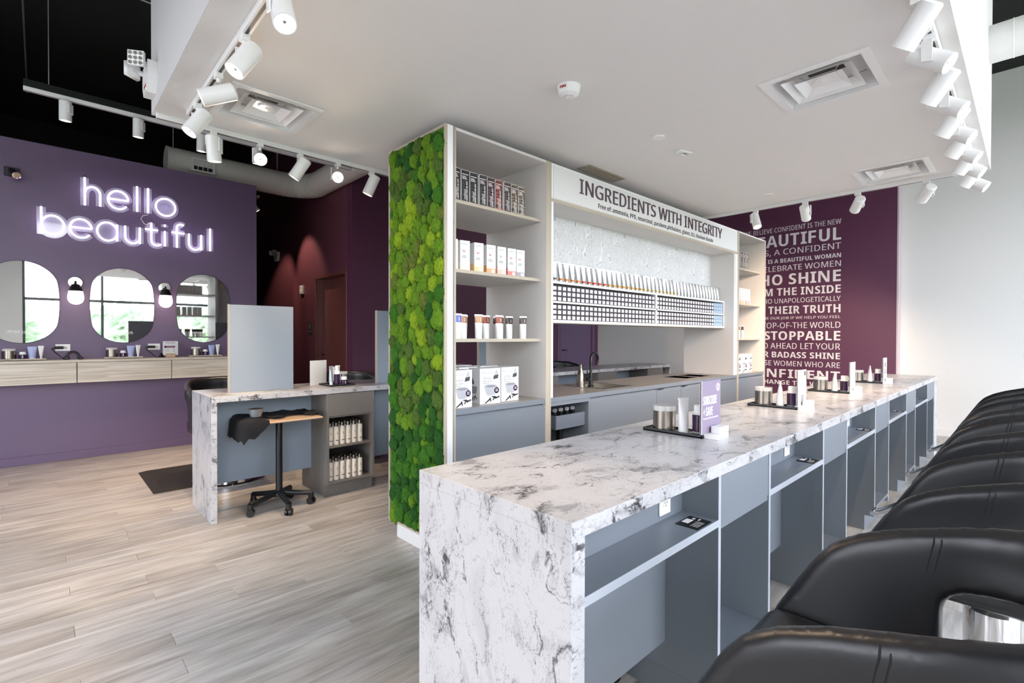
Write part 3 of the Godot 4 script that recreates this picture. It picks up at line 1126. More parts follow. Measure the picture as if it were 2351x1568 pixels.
	boxm(2.541, 0.881, -2.2765, 2.561, 2.228, -2.275, 0, "white_edge", M.island_white, t)
	boxm(5.605, 0.881, -2.2765, 5.655, 2.228, -2.275, 0, "white_edge", M.island_white, t)
	boxm(2.541, 2.228, -2.56, 5.655, 2.25, -2.2765, 0, "niche_top", M.island, t)
	boxm(2.541, 2.228, -2.2765, 5.655, 2.252, -2.2745, 0, "trim_strip", M.edge_tan, t)
	boxm(2.541, 2.25, -2.56, 5.655, 2.495, -2.285, 0, "header_box", M.island, t)
	boxm(2.561, 1.40, -2.56, 5.563, 2.23, -2.54, 0, "carved_panel", M.carved, t)
	var sg = thing("header_sign", "white header board reading INGREDIENTS WITH INTEGRITY", "sign", V(4.1, 2.253, -2.285))
	boxm(2.543, 2.253, -2.285, 5.653, 2.493, -2.277, 0, "border", M.island_white, sg)
	boxm(2.56, 2.256, -2.277, 5.636, 2.478, -2.272, 0.001, "board", M.white, sg)
	lettering(sg, "headline", "INGREDIENTS WITH INTEGRITY", M.letter_dark, V(4.036 - 4.1, 0.141, 0.013), 2.39, 0.104, Basis.IDENTITY, false, 0.012)
	lettering(sg, "small_print", "Free of: ammonia, PPD, resorcinol, parabens,phthalates, gluten, SLS, titanium dioxide", M.letter_black, V(4.048 - 4.1, 0.036, 0.013), 1.96, 0.05, Basis.IDENTITY, true, 0.002)
	t = thing("dye_rack", "white two-row rack of dye cartons under the carved panel", "rack", V(4.06, 1.404, -2.46))
	for y in [[1.404, 1.424], [1.546, 1.56], [1.688, 1.705]]:
		boxm(2.561, y[0], -2.54, 5.563, y[1], -2.38, 0.001, "rack_shelf", M.island_white, t)
	for x in [[2.561, 2.572], [4.095, 4.118], [5.545, 5.563]]:
		boxm(x[0], 1.424, -2.54, x[1], 1.688, -2.38, 0.001, "divider", M.island_white, t)
	boxm(2.561, 1.400, -2.54, 5.563, 1.404, -2.385, 0, "underside", M.edge_tan, t)

func noise_at(y, z) -> float:
	return sin(y * 7.3 + 1.0) * 0.5 + sin(z * 11.0 + y * 3.0) * 0.35 + 0.25

func moss_mesh(v) -> ArrayMesh:
	# a cushion of moss: a lumpy dome facing -x
	var n := noise(100 + v, 1.0, FastNoiseLite.FRACTAL_FBM, 4)
	var st := S()
	st.set_smooth_group(0)
	var rows := 28
	var cols := 46
	for i in rows + 1:
		for k in cols:
			var la := PI * 0.5 * float(i) / rows * 1.12 - 0.19
			var lo := TAU * k / cols
			var d := V(-sin(la), cos(la) * cos(lo), cos(la) * sin(lo))
			var f := 1.0 + 0.26 * n.get_noise_3dv(d * 1.4) + 0.16 * n.get_noise_3dv(d * 5.5) + 0.3 * n.get_noise_3dv(d * 15.0) * (0.5 if v < 3 else 1.0)
			st.set_uv(Vector2(d.y, d.z))
			st.add_vertex(d * f)
	for i in rows:
		for k in cols:
			var l := (k + 1) % cols
			for q in [i * cols + k, i * cols + l, (i + 1) * cols + l, i * cols + k, (i + 1) * cols + l, (i + 1) * cols + k]:
				st.add_index(q)
	st.generate_normals()
	return st.commit()

func base_unit(x0, x1, seams, label, doors):
	var t = thing("base_cabinet", label, "cabinet", V(x0, 0, -2.86), 0.0, "base cabinets of the island")
	boxm(x0, 0.1, -2.86, x1, 0.846, -2.315, 0, "carcass", M.cabinet, t)
	boxm(x0, 0, -2.84, x1, 0.1, -2.36, 0, "toe_kick", M.dark_grey, t)
	var a: float = x0
	for s in seams:
		var st := S()
		face(st, [V(a + 0.002, 0.105, -2.281), V(s - 0.002, 0.105, -2.281), V(s - 0.002, 0.812, -2.281), V(a + 0.002, 0.812, -2.281)], Vector3.BACK)
		face(st, [V(a + 0.002, 0.812, -2.281), V(s - 0.002, 0.812, -2.281), V(s - 0.002, 0.836, -2.299), V(a + 0.002, 0.836, -2.299)], V(0, 0.6, 0.8))
		face(st, [V(a + 0.002, 0.105, -2.281), V(a + 0.002, 0.812, -2.281), V(a + 0.002, 0.836, -2.299), V(a + 0.002, 0.105, -2.299)], Vector3.LEFT)
		face(st, [V(s - 0.002, 0.105, -2.281), V(s - 0.002, 0.812, -2.281), V(s - 0.002, 0.836, -2.299), V(s - 0.002, 0.105, -2.299)], Vector3.RIGHT)
		var d = put(st, "door" if doors else "front_panel", M.cabinet, t)
		if doors and s != 3.944:
			boxm(a + 0.02, 0.832, -2.30, a + 0.11, 0.836, -2.274, 0.001, "finger_pull", M.chrome, d)
		a = s
	return t

func second_counter():
	var t = thing("styling_counter", "white marble counter with grey screens behind the island", "counter", V(0.85, 0, -4.47))
	boxm(0.85, 0.838, -4.47, 7.13, 0.88, -3.88, 0.0015, "worktop", M.marble, t)
	boxm(0.85, 0, -4.47, 0.886, 0.838, -3.88, 0.0015, "end_panel", M.marble, t)
	boxm(7.09, 0, -4.47, 7.13, 0.838, -3.88, 0.0015, "end_panel", M.marble, t)
	var where := ["at its left end", "behind the moss wall", "behind the left shelves", "seen behind the sink", "at its far end"]
	for k in 5:
		var x := 0.886 + 1.2 * k
		var xc := 1.66 + 1.2 * k
		var b = thing("modesty_screen", "blue-grey knee panel under the rear marble counter, %s" % where[k], "panel", V(x, 0.19, -4.21), 0.0, "knee panels of the rear counter")
		boxm(x, 0.19, -4.22, xc, 0.838, -4.2, 0.001, "panel", M.board, b)
		var c = thing("bottle_cabinet", "grey cabinet with drawer and open shelves in rear counter, %s" % where[k], "cabinet", V(xc, 0, -4.3), 0.0, "cabinets of the rear counter")
		var x1 := xc + 0.415
		if k == 4:
			x1 = 6.9
		for e in [[xc, xc + 0.02], [x1 - 0.02, x1]]:
			var st := S()
			box(st, e[0], 0.1, -4.40, e[1], 0.838, -3.885, 0.001)
			box(st, e[0], 0, -4.40, e[1], 0.1, -3.93)
			put(st, "side_panel", M.cabinet_taupe, c)
		boxm(xc + 0.002, 0.654, -3.90, x1 - 0.002, 0.834, -3.884, 0.001, "drawer_front", M.cabinet_taupe, c)
		boxm(xc + 0.02, 0.64, -4.40, x1 - 0.02, 0.654, -3.9, 0, "divider", M.cabinet_taupe, c)
		boxm(xc + 0.02, 0.396, -4.40, x1 - 0.02, 0.412, -3.888, 0.001, "shelf", M.cabinet_taupe, c)
		boxm(xc + 0.02, 0.108, -4.40, x1 - 0.02, 0.124, -3.886, 0.001, "bottom_shelf", M.cabinet_taupe, c)
		boxm(xc + 0.02, 0.108, -4.41, x1 - 0.02, 0.64, -4.40, 0, "back_panel", M.cabinet_taupe, c)
		boxm(xc + 0.02, 0, -3.95, x1 - 0.02, 0.108, -3.935, 0, "toe_kick", M.cabinet_taupe, c)
	# grey screens on the worktop
	for k in 3:
		var x := 1.01 + 1.2 * k
		var b = thing("privacy_screen", "grey upright screen board on rear counter, %s" % ["with its back to the trolley", "half hidden by the moss wall", "behind the open shelves"][k], "screen", V(x, 0.88, -4.1), 0.0, "screens on the rear counter")
		boxm(x, 0.88, -4.12, x + 0.465, 1.535, -4.09, 0.002, "board", M.board, b)
		boxm(x - 0.001, 0.88, -4.121, x + 0.004, 1.536, -4.089, 0, "edge_band", M.edge_tan, b)
	# bottles
	var proto
	var n := 0
	for sh in 2:
		for row in 3:
			for i in 6:
				var y: float = [0.412, 0.124][sh]
				var at := V(1.708 + i * 0.0515, y, -3.935 - row * 0.062)
				var label := "cream bottle with metal cap, %s in %s row of %s shelf" % [ORD[i], ["front", "middle", "back"][row], ["upper", "lower"][sh]]
				if n == 0:
					proto = thing("shampoo_bottle", label, "bottle", at, 0.0, "cream bottles in the rear counter")
					O = Vector3.ZERO
					var st := S()
					lathe(st, [[0.021, 0.0], [0.023, 0.004], [0.023, 0.138], [0.018, 0.15]], 18)
					put(st, "body", M.cream, proto)
					st = S()
					lathe(st, [[0.0165, 0.15], [0.0165, 0.18], [0.015, 0.182]], 16)
					put(st, "cap", M.steel, proto)
					var bd := boxm(-0.012, 0.034, 0.018, 0.012, 0.039, 0.0236, 0, "label_band", M.letter_black, proto)
					lettering(proto, "label_mark", "Mr", M.letter_grey, V(0, 0.095, 0.0232), 0.012, 0.022, Basis.IDENTITY, false, 0.0004, true)
				else:
					copy_of(proto, at, 0.0, label)
				n += 1
	trolley(V(1.31, 0, -3.93), true, "black wheeled trolley with wooden tray and cape under rear counter")
	trolley(V(1.36, 0, -1.16), false, "black wheeled trolley tucked under near end of marble bar")
	trolley(V(2.44, 0, -1.14), false, "black wheeled trolley tucked under second bay of marble bar")
	# goods on this counter
	tray_group(V(1.86, 0.88, -4.14), 1)
	# black rubber mat
	t = thing("floor_mat", "black rubber mat on the wood floor behind rear counter", "mat", V(1.3, 0, -5.4))
	var st := S()
	O = Vector3.ZERO
	frustum(st, 0, 0, 1.0, 0.0, 0.9, 0.018)
	face(st, [V(-0.45, 0.018, -0.45), V(0.45, 0.018, -0.45), V(0.45, 0.018, 0.45), V(-0.45, 0.018, 0.45)], Vector3.UP)
	var o := put(st, "mat", M.rubber, t)
	o.scale = V(1.26, 1.0, 0.88)

func trolley(at: Vector3, loaded, label):
	var t = thing("trolley", label, "trolley", at)
	O = Vector3.ZERO
	var st := S()
	lathe(st, [[0.045, 0.09], [0.045, 0.12], [0.024, 0.135], [0.024, 0.66], [0.03, 0.67]], 16)
	put(st, "pole", M.black_plastic, t)
	for k in 5:
		var a := TAU * k / 5.0 + 0.35
		var d := V(cos(a), 0, sin(a))
		st = S()
		var pts := [d * 0.03 + V(0, 0.115, 0), d * 0.12 + V(0, 0.10, 0), d * 0.23 + V(0, 0.085, 0)]
		tube(st, pts, 0.019, 10)
		rod(st, d * 0.225 + V(0, 0.05, 0), d * 0.225 + V(0, 0.09, 0), 0.02, 12)
		var leg = put(st, "leg", M.black_plastic, t)
		st = S()
		var e := V(-sin(a + 0.7), 0, cos(a + 0.7))
		for s in [-1, 1]:
			rod(st, d * 0.225 + V(0, 0.027, 0) + e * (s * 0.022), d * 0.225 + V(0, 0.027, 0) + e * (s * 0.006), 0.027, 14)
		put(st, "caster", M.black_plastic, leg)
	boxm(-0.27, 0.67, -0.17, 0.27, 0.684, 0.17, 0.005, "tray", M.tray_wood, t)
	if loaded:
		var c = thing("cape", "black cloth cape draped over the wooden trolley tray", "cloth", at + V(0, 0.684, 0))
		O = Vector3.ZERO
		st = S()
		st.set_smooth_group(0)
		var n := noise(88, 5.0, FastNoiseLite.FRACTAL_FBM, 3)
		var nx := 34
		var nz := 22
		for j in nz + 1:
			for i in nx + 1:
				var x := lerpf(-0.345, 0.33, float(i) / nx)
				var z := lerpf(-0.20, 0.215, float(j) / nz)
				var over := maxf(absf(x) - 0.272, 0.0)
				var front := maxf(z - 0.172, 0.0)
				var y := 0.012 + 0.02 * (n.get_noise_2d(x * 1.3, z * 1.3) + 0.4)
				var px_ := x
				var drop := 0.0
				if over > 0.0:
					px_ = signf(x) * (0.272 + 0.22 * over + 0.012)
					drop += over * (2.0 if x < 0 else 1.0)
				if front > 0.0:
					drop += front * (0.4 + 2.6 * clampf((-x - 0.12) / 0.1, 0.0, 1.0))
					z = 0.172 + front * 0.35 + 0.01
				y -= minf(drop, 0.15)
				st.set_uv(Vector2(x, z))
				st.add_vertex(V(px_, y, z))
		for j in nz:
			for i in nx:
				# the front right of the wooden board stays bare
				if j > nz * 0.55 + 3.0 * sin(i * 0.5) and i > 10:
					continue
				var a := j * (nx + 1) + i
				for q in [a, a + 1, a + nx + 2, a, a + nx + 2, a + nx + 1]:
					st.add_index(q)
		st.generate_normals()
		put(st, "cloth", M.black_cloth, c)
		var b = thing("mixing_bowl", "grey metal mixing bowl on the cape-covered trolley", "bowl", at + V(-0.17, 0.712, 0.03))
		O = Vector3.ZERO
		st = S()
		lathe(st, [[0.034, 0.0], [0.036, 0.003], [0.052, 0.055], [0.055, 0.058]], 24)
		put(st, "bowl", M.aluminium, b)
		st = S()
		lathe(st, [[0.049, 0.0585], [0.03, 0.0586]], 20)
		put(st, "hollow", M.dark_grey, b)

func arc(c: Vector2, rx, ry, a0, a1, n := 16) -> Array:
	var out := []
	for i in n + 1:
		var a := deg_to_rad(lerpf(a0, a1, float(i) / n))
		out.append(c + Vector2(cos(a) * rx, sin(a) * ry))
	return out

func neon_word(called, label, letters: Array):
	# letters: [name, [stroke, stroke ...]] in wall metres
	var t = thing(called, label, "neon sign", V(letters[0][1][0][0].x, 2.3, -6.95))
	var outlines := []
	for l in letters:
		var st := S()
		for stroke in l[1]:
			var pts := []
			for p in stroke:
				pts.append(V(p.x, p.y, -6.915))
			tube(st, pts, 0.0088, 10)
			for poly in Geometry2D.offset_polyline(PackedVector2Array(stroke), 0.033, Geometry2D.JOIN_ROUND, Geometry2D.END_ROUND):
				outlines.append(poly)
		var o = put(st, "neon_letter_" + l[0], M.neon, t)
		var la := OmniLight3D.new()
		la.name = "neon_glow"
		la.light_color = Color(0.86, 0.78, 1.0)
		la.light_energy = 0.003
		la.light_size = 0.06
		la.shadow_enabled = true
		la.omni_range = 12.0
		la.omni_attenuation = 2.0
		var mid := Vector2.ZERO
		for p in l[1][0]:
			mid += p
		mid /= l[1][0].size()
		la.position = V(mid.x, mid.y, -6.87) - t.position
		t.add_child(la, true)
	# one clear backing plate round all the letters
	var merged := [outlines[0]]
	outlines.remove_at(0)
	var again := true
	while again and outlines.size() > 0:
		again = false
		for i in range(outlines.size() - 1, -1, -1):
			var r := Geometry2D.merge_polygons(merged[0], outlines[i])
			var solid := []
			for q in r:
				if not Geometry2D.is_polygon_clockwise(q):
					solid.append(q)
			if solid.size() == 1:
				merged[0] = solid[0]
				outlines.remove_at(i)
				again = true
	var all := [merged[0]]
	all.append_array(outlines)
	for poly in all:
		var st := S()
		slab(st, poly, 0.006, Transform3D(Basis.IDENTITY, V(0, 0, -6.935)))
		put(st, "backing_plate", M.acrylic, t)
		st = S()
		var rim := []
		for p in poly:
			rim.append(V(p.x, p.y, -6.932))
		tube(st, rim, 0.0022, 5, true)
		put(st, "plate_edge", M.clear_plastic, t)
	var ends := [letters[0][1][0][0], letters[-1][1][0][0]]
	for e in ends:
		var st := S()
		rod(st, V(e.x, e.y + 0.018, -6.96), V(e.x, e.y + 0.018, -6.925), 0.006, 10)
		put(st, "standoff", M.chrome, t)
	return t

func mirror_wall():
	var V2 := func(x, y): return Vector2(x, y)
	var xh := 0.098
	# hello
	var h := [[V2.call(0.353, 2.972), V2.call(0.353, 2.68)], [V2.call(0.353, 2.80)] + arc(Vector2(0.417, 2.81), 0.062, 0.075, 155, 0, 14) + [V2.call(0.479, 2.69)]]
	var e1 := [[V2.call(0.545, 2.79), V2.call(0.72, 2.79)] + arc(Vector2(0.632, 2.787), 0.088, xh, 4, 322, 30)]
	var l1 := [[V2.call(0.797, 2.97), V2.call(0.797, 2.69)]]
	var l2 := [[V2.call(0.897, 2.97), V2.call(0.897, 2.69)]]
	var o1 := [arc(Vector2(1.062, 2.786), 0.094, xh, 0, 360, 36)]
	neon_word("neon_sign", "white neon word hello on clear plate above the mirrors", [["h", h], ["e", e1], ["l", l1], ["l", l2], ["o", o1]])
	# beautiful
	var b := [[V2.call(0.018, 2.606), V2.call(0.018, 2.33)], arc(Vector2(0.104, 2.43), 0.085, xh, 160, -160, 30)]
	var e2 := [[V2.call(0.235, 2.435), V2.call(0.407, 2.435)] + arc(Vector2(0.321, 2.43), 0.087, xh, 4, 322, 30)]
	var a := [[V2.call(0.62, 2.515), V2.call(0.62, 2.335)], arc(Vector2(0.538, 2.43), 0.086, xh, 20, 340, 30)]
	var u := [[V2.call(0.69, 2.515)] + arc(Vector2(0.755, 2.40), 0.065, 0.07, 180, 345, 14), [V2.call(0.82, 2.515), V2.call(0.82, 2.335)]]
	var tt := [[V2.call(0.926, 2.585)] + arc(Vector2(0.976, 2.385), 0.05, 0.052, 180, 320, 12), [V2.call(0.868, 2.508), V2.call(0.988, 2.508)]]
	var i1 := [[V2.call(1.053, 2.508), V2.call(1.053, 2.335)], [V2.call(1.053, 2.585), V2.call(1.053, 2.56)]]
	var f := [arc(Vector2(1.21, 2.575), 0.04, 0.035, 45, 180, 10) + [V2.call(1.17, 2.335)], [V2.call(1.118, 2.508), V2.call(1.245, 2.508)]]
	var u2 := [[V2.call(1.29, 2.515)] + arc(Vector2(1.353, 2.40), 0.063, 0.07, 180, 345, 14), [V2.call(1.416, 2.515), V2.call(1.416, 2.335)]]
	var l3 := [[V2.call(1.51, 2.607), V2.call(1.51, 2.335)]]
	var w = neon_word("neon_sign", "white neon word beautiful on clear plate above the mirrors", [["b", b], ["e", e2], ["a", a], ["u", u], ["t", tt], ["i", i1], ["f", f], ["u", u2], ["l", l3]])
	var cord := S()
	O = w.position
	tube(cord, [V(0.897, 2.675, -6.93), V(0.85, 2.655, -6.93), V(0.832, 2.62, -6.935), V(0.86, 2.57, -6.93), V(0.885, 2.555, -6.93), V(0.905, 2.58, -6.93), V(0.926, 2.59, -6.925)], 0.003, 6)
	put(cord, "link_wire", M.letter_white, w)
	# mirrors
	var ml := ["round-ended mirror at the picture's left edge, reflecting the window", "round-ended mirror between the two sconces", "round-ended mirror beside the grey screen, reflecting the shelves"]
	for k in 3:
		var cx: float = [-0.13, 0.672, 1.4475][k]
		var t = thing("mirror", ml[k], "mirror", V(cx, 1.225, -6.96), 0.0, "mirrors on the purple wall")
		var poly := PackedVector2Array()
		for i in 64:
			var an := TAU * i / 64.0
			var d := Vector2(cos(an), sin(an))
			var p := 3.0
			var s := pow(pow(absf(d.x), p) + pow(absf(d.y), p), -1.0 / p)
			# straight sides, round ends
			var q := Vector2(d.x * 0.281, d.y * 0.281)
			q.y += 0.129 * clampf(d.y * 3.0, -1.0, 1.0)
			poly.append(q)
		var st := S()
		slab(st, poly, 0.006, Transform3D(Basis.IDENTITY, V(cx, 1.635, -6.955)))
		put(st, "glass", M.mirror, t)
		st = S()
		var rim := []
		for p in poly:
			rim.append(V(cx + p.x, 1.635 + p.y, -6.952))
		tube(st, rim, 0.0035, 6, true)
		put(st, "edge", M.black, t)
		st = S()
		lathe(st, [[0.18, 0.0], [0.18, 0.005]], 24, Transform3D(Basis(Vector3.RIGHT, PI / 2), V(cx, 1.635, -6.96)))
		put(st, "backing", M.black, t)
		lettering(t, "frosted_words", "LIVE YOUR", M.letter_white, V(-0.06, 0.115, 0.0115), 0.10, 0.022, Basis.IDENTITY, true, 0.0006)
		lettering(t, "frosted_script", "truth", M.letter_white, V(0.045, 0.112, 0.0115), 0.08, 0.03, Basis.IDENTITY, false, 0.0006, true)
	# sconces
	for k in 2:
		var cx: float = [0.275, 1.052][k]
		var t = thing("wall_sconce", ["black and white wall sconce between left and middle mirrors", "black and white wall sconce between middle and right mirrors"][k], "wall lamp", V(cx, 1.86, -6.96), 0.0, "sconces on the purple wall")
		var st := S()
		lathe(st, [[0.062, 0.0], [0.062, 0.012], [0.056, 0.016]], 28, Transform3D(Basis(Vector3.RIGHT, PI / 2), V(cx, 1.86, -6.96)))
		put(st, "wall_plate", M.chrome, t)
		st = S()
		tube(st, [V(cx, 1.862, -6.945), V(cx, 1.866, -6.90), V(cx, 1.858, -6.88), V(cx, 1.835, -6.878)], 0.009, 10)
		put(st, "arm", M.black_plastic, t)
		var down := Transform3D(Basis.IDENTITY, V(cx, 1.69, -6.878))
		st = S()
		lathe(st, [[0.058, 0.075], [0.055, 0.09], [0.034, 0.142], [0.014, 0.15]], 28, down)
		put(st, "cap", M.black_plastic, t)
		st = S()
		lathe(st, [[0.0, -0.066], [0.028, -0.061], [0.05, -0.045], [0.064, -0.018], [0.067, 0.005], [0.065, 0.03], [0.057, 0.075]], 28, down, true)
		put(st, "bulb_globe", M.globe, t)
		var la := OmniLight3D.new()
		la.name = "bulb_light"
		la.light_color = Color(1.0, 0.86, 0.72)
		la.light_energy = 0.05
		la.light_size = 0.06
		la.shadow_enabled = true
		la.omni_range = 14.0
		la.omni_attenuation = 2.0
		la.position = V(0, -0.17, 0.082)
		t.add_child(la)
	# floating ledge of drawers
	var t = thing("wall_ledge", "pale wood ledge top along the purple mirror wall", "shelf", V(-1.33, 1.03, -6.96))
	boxm(-1.33, 1.03, -6.96, 1.9, 1.055, -6.68, 0.002, "board", M.ledge_wood, t)
	var dl := ["pale wood wall drawer beyond the picture's left edge", "pale wood wall drawer at the picture's left edge", "pale wood wall drawer under the middle mirror", "pale wood wall drawer beside the grey screen"]
	for k in 4:
		var x := -1.33 + 0.802 * k
		t = thing("wall_chest", dl[k], "drawer", V(x, 0.822, -6.95), 0.0, "floating drawers under the mirrors")
		boxm(x + 0.004, 0.835, -6.959, x + 0.798, 1.03, -6.70, 0, "carcass", M.ledge_wood, t)
		boxm(x + 0.003, 0.822, -6.70, x + 0.799, 1.024, -6.682, 0.002, "drawer_front", M.ledge_wood, t)
	# outlets, irons, goods on the ledge
	for k in 2:
		var x: float = [0.175, 0.952][k]
		outlet(V(x, 1.176, -6.96), Basis.IDENTITY, ["grey wall outlet with black plug below the left sconce", "grey wall outlet with black plug below the right sconce"][k], "outlets above the ledge", false)
		var c = thing("appliance_lead", ["black cord plugged in under the left sconce, coiled on ledge", "black cord plugged in under the right sconce, by the hairdryer card"][k], "cord", V(x, 1.055, -6.85), 0.0, "cords on the ledge")
		var st := S()
		rod(st, V(x - 0.065, 1.176, -6.935), V(x + 0.005, 1.176, -6.935), 0.014, 12)
		rod(st, V(x - 0.02, 1.176, -6.935), V(x - 0.02, 1.176, -6.953), 0.012, 12)
		put(st, "plug", M.black_plastic, c)
		st = S()
		tube(st, [V(x - 0.06, 1.176, -6.935), V(x - 0.085, 1.165, -6.92), V(x - 0.07, 1.14, -6.90), V(x - 0.02, 1.085, -6.86), V(x + 0.0, 1.06, -6.84), V(x + 0.04, 1.059, -6.82)], 0.004, 8)
		put(st, "lead", M.black_plastic, c)
		st = S()
		if k == 0:
			var loop := []
			for i in 15:
				var an := PI * i / 14.0
				loop.append(V(x + 0.075 - cos(an) * 0.05, 1.066 + sin(an) * 0.068, -6.83))
			tube(st, loop, 0.012, 10)
			box(st, x + 0.0, 1.055, -6.85, x + 0.05, 1.085, -6.80, 0.008)
			box(st, x + 0.105, 1.055, -6.85, x + 0.155, 1.08, -6.80, 0.008)
			put(st, "hook_stand", M.black_plastic, c)
		else:
			lathe(st, [[0.032, 0.0], [0.026, 0.01], [0.012, 0.045], [0.009, 0.05]], 16, Transform3D(Basis.IDENTITY, V(x + 0.05, 1.055, -6.83)))
			put(st, "holder_cone", M.black_plastic, c)
	var card = thing("hairdryer_card", "white card reading THE BOSS with a purple hairdryer", "sign", V(1.09, 1.055, -6.84))
	O = Vector3.ZERO
	boxm(-0.045, 0.0, -0.012, 0.045, 0.045, 0.02, 0.003, "wood_foot", M.tray_wood, card)
	boxm(-0.073, 0.022, -0.004, 0.073, 0.185, 0.002, 0, "card", M.white, card)
	lettering(card, "headline", "THE BOSS", M.letter_black, V(0, 0.166, 0.0022), 0.094, 0.017, Basis.IDENTITY, false, 0.0004)
	var st := S()
	rod(st, V(-0.035, 0.12, 0.006), V(0.045, 0.122, 0.006), 0.0135, 14)
	rod(st, V(0.028, 0.115, 0.006), V(0.036, 0.06, 0.006), 0.008, 10)
	var pm := mat("dryer_plum", "8a5a80", 0.4)
	var pr = put(st, "printed_hairdryer", pm, card)
	pr.scale = V(1, 1, 0.15)
	st = S()
	lathe(st, [[0.016, 0.0], [0.010, 0.03]], 12, Transform3D(Basis(Vector3.FORWARD, PI / 2), V(-0.058, 0.12, 0.006)))
	pr = put(st, "printed_nozzle", M.black, card)
	pr.scale = V(1, 1, 0.15)
	for k in 4:
		boxm(-0.056, 0.09 - k * 0.008, 0.002, -0.012, 0.0915 - k * 0.008, 0.0022, 0, "print_line", M.letter_grey, card)
	var dl2 := ["left", "middle", "right"]
	for k in 3:
		var at := V(-0.115 + 0.7745 * k, 1.055, -6.80)
		t = thing("ledge_tray", "pale wood tray of products below the %s mirror" % dl2[k], "tray", at, 0.0, "trays on the ledge")
		O = Vector3.ZERO
		boxm(-0.165, 0.006, -0.05, 0.165, 0.018, 0.05, 0.003, "tray_board", M.ledge_wood, t)
		st = S()
		for sx in [-0.12, 0.12]:
			box(st, sx - 0.02, 0, -0.045, sx + 0.02, 0.006, 0.045)
		put(st, "feet", M.tray_black, t)
		canister(at + V(-0.10, 0.018, 0), 0.05, 0.078, "steel canister with clear lid below the %s mirror" % dl2[k])
		jar(at + V(-0.005, 0.018, 0.005), "small plum jar with white cap below the %s mirror" % dl2[k])
		squeeze_tube(at + V(0.062, 0.018, 0.0), 0.035, 0.024, 0.118, M.tube_blue, M.white_satin, false, "pale blue tube standing below the %s mirror" % dl2[k], "tubes on the ledge trays")
		squeeze_tube(at + V(0.125, 0.018, 0.01), 0.022, 0.012, 0.125, M.tube_white, M.white_satin, true, "slim white tube standing below the %s mirror" % dl2[k], "tubes on the ledge trays")
	# black fitting at the left of the sign
	t = thing("wall_projector", "black spotlight on square plate left of the neon words", "spotlight", V(-0.19, 2.91, -6.96))
	boxm(-0.245, 2.868, -6.96, -0.135, 2.955, -6.93, 0.003, "plate", M.black_plastic, t)
	st = S()
	tube(st, [V(-0.20, 2.93, -6.93), V(-0.195, 2.92, -6.88), V(-0.185, 2.90, -6.85)], 0.016, 10)
	put(st, "arm", M.black_plastic, t)
	st = S()
	var d := V(0.35, -0.55, 0.75).normalized()
	lathe(st, [[0.03, 0.0], [0.034, 0.02], [0.034, 0.09]], 20, Transform3D(frame_of(d), V(-0.185, 2.905, -6.86)))
	put(st, "barrel", M.black_plastic, t)
	st = S()
	lathe(st, [[0.035, 0.09], [0.036, 0.098], [0.028, 0.10]], 20, Transform3D(frame_of(d), V(-0.185, 2.905, -6.86)))
	put(st, "lens_ring", M.chrome, t)

# ------------------------------------------------------------------ small goods
func canister(at: Vector3, r, h, label, group = "steel canisters"):
	var t = thing("canister", label, "canister", at, 0.0, group)
	O = Vector3.ZERO
	var st := S()
	lathe(st, [[r * 0.96, 0.0], [r, 0.004], [r, h]], 32)
	put(st, "body", M.steel, t)
	st = S()
	loft(st, [[h, r * 0.99, r * 0.99], [h + 0.022, r * 0.99, r * 0.99]], 32)
	loft(st, [[h + 0.022, r * 0.9, r * 0.9], [h, r * 0.9, r * 0.9]], 32)
	disc(st, h + 0.022, r * 0.99, r * 0.99, 32)
	put(st, "clear_lid", M.clear_plastic, t)
	st = S()
	lathe(st, [[r * 0.2, h], [r * 0.2, h + 0.012]], 16)
	put(st, "contents", M.letter_dark, t)
	return t

func jar(at: Vector3, label):
	var t = thing("plum_jar", label, "jar", at, 0.0, "plum jars")
	O = Vector3.ZERO
	var st := S()
	lathe(st, [[0.026, 0.0], [0.028, 0.003], [0.028, 0.038], [0.026, 0.042]], 24)
	put(st, "body", M.plum, t)
	st = S()
	lathe(st, [[0.029, 0.042], [0.029, 0.046], [0.023, 0.048], [0.023, 0.066], [0.021, 0.068]], 24)
	put(st, "cap", M.white_satin, t)
	lettering(t, "mark", "S", M.letter_white, V(0, 0.022, 0.0281), 0.008, 0.024, Basis.IDENTITY, true, 0.0004)
	return t

func plum_bottle(at: Vector3, label):
	var t = thing("plum_bottle", label, "bottle", at, 0.0, "plum bottles with white caps")
	O = Vector3.ZERO
	var st := S()
	lathe(st, [[0.026, 0.0], [0.03, 0.004], [0.03, 0.010]], 24)
	put(st, "foot", M.clear_plastic, t)
	st = S()
	lathe(st, [[0.0295, 0.010], [0.0295, 0.078], [0.027, 0.082]], 24)
	put(st, "body", M.plum, t)
	st = S()
	lathe(st, [[0.0285, 0.082], [0.0285, 0.086], [0.024, 0.088], [0.024, 0.118], [0.021, 0.122]], 24)
	put(st, "cap", M.white_satin, t)
	boxm(-0.017, 0.01, 0.024, -0.014, 0.08, 0.0265, 0, "label_rule", M.letter_white, t)
	return t

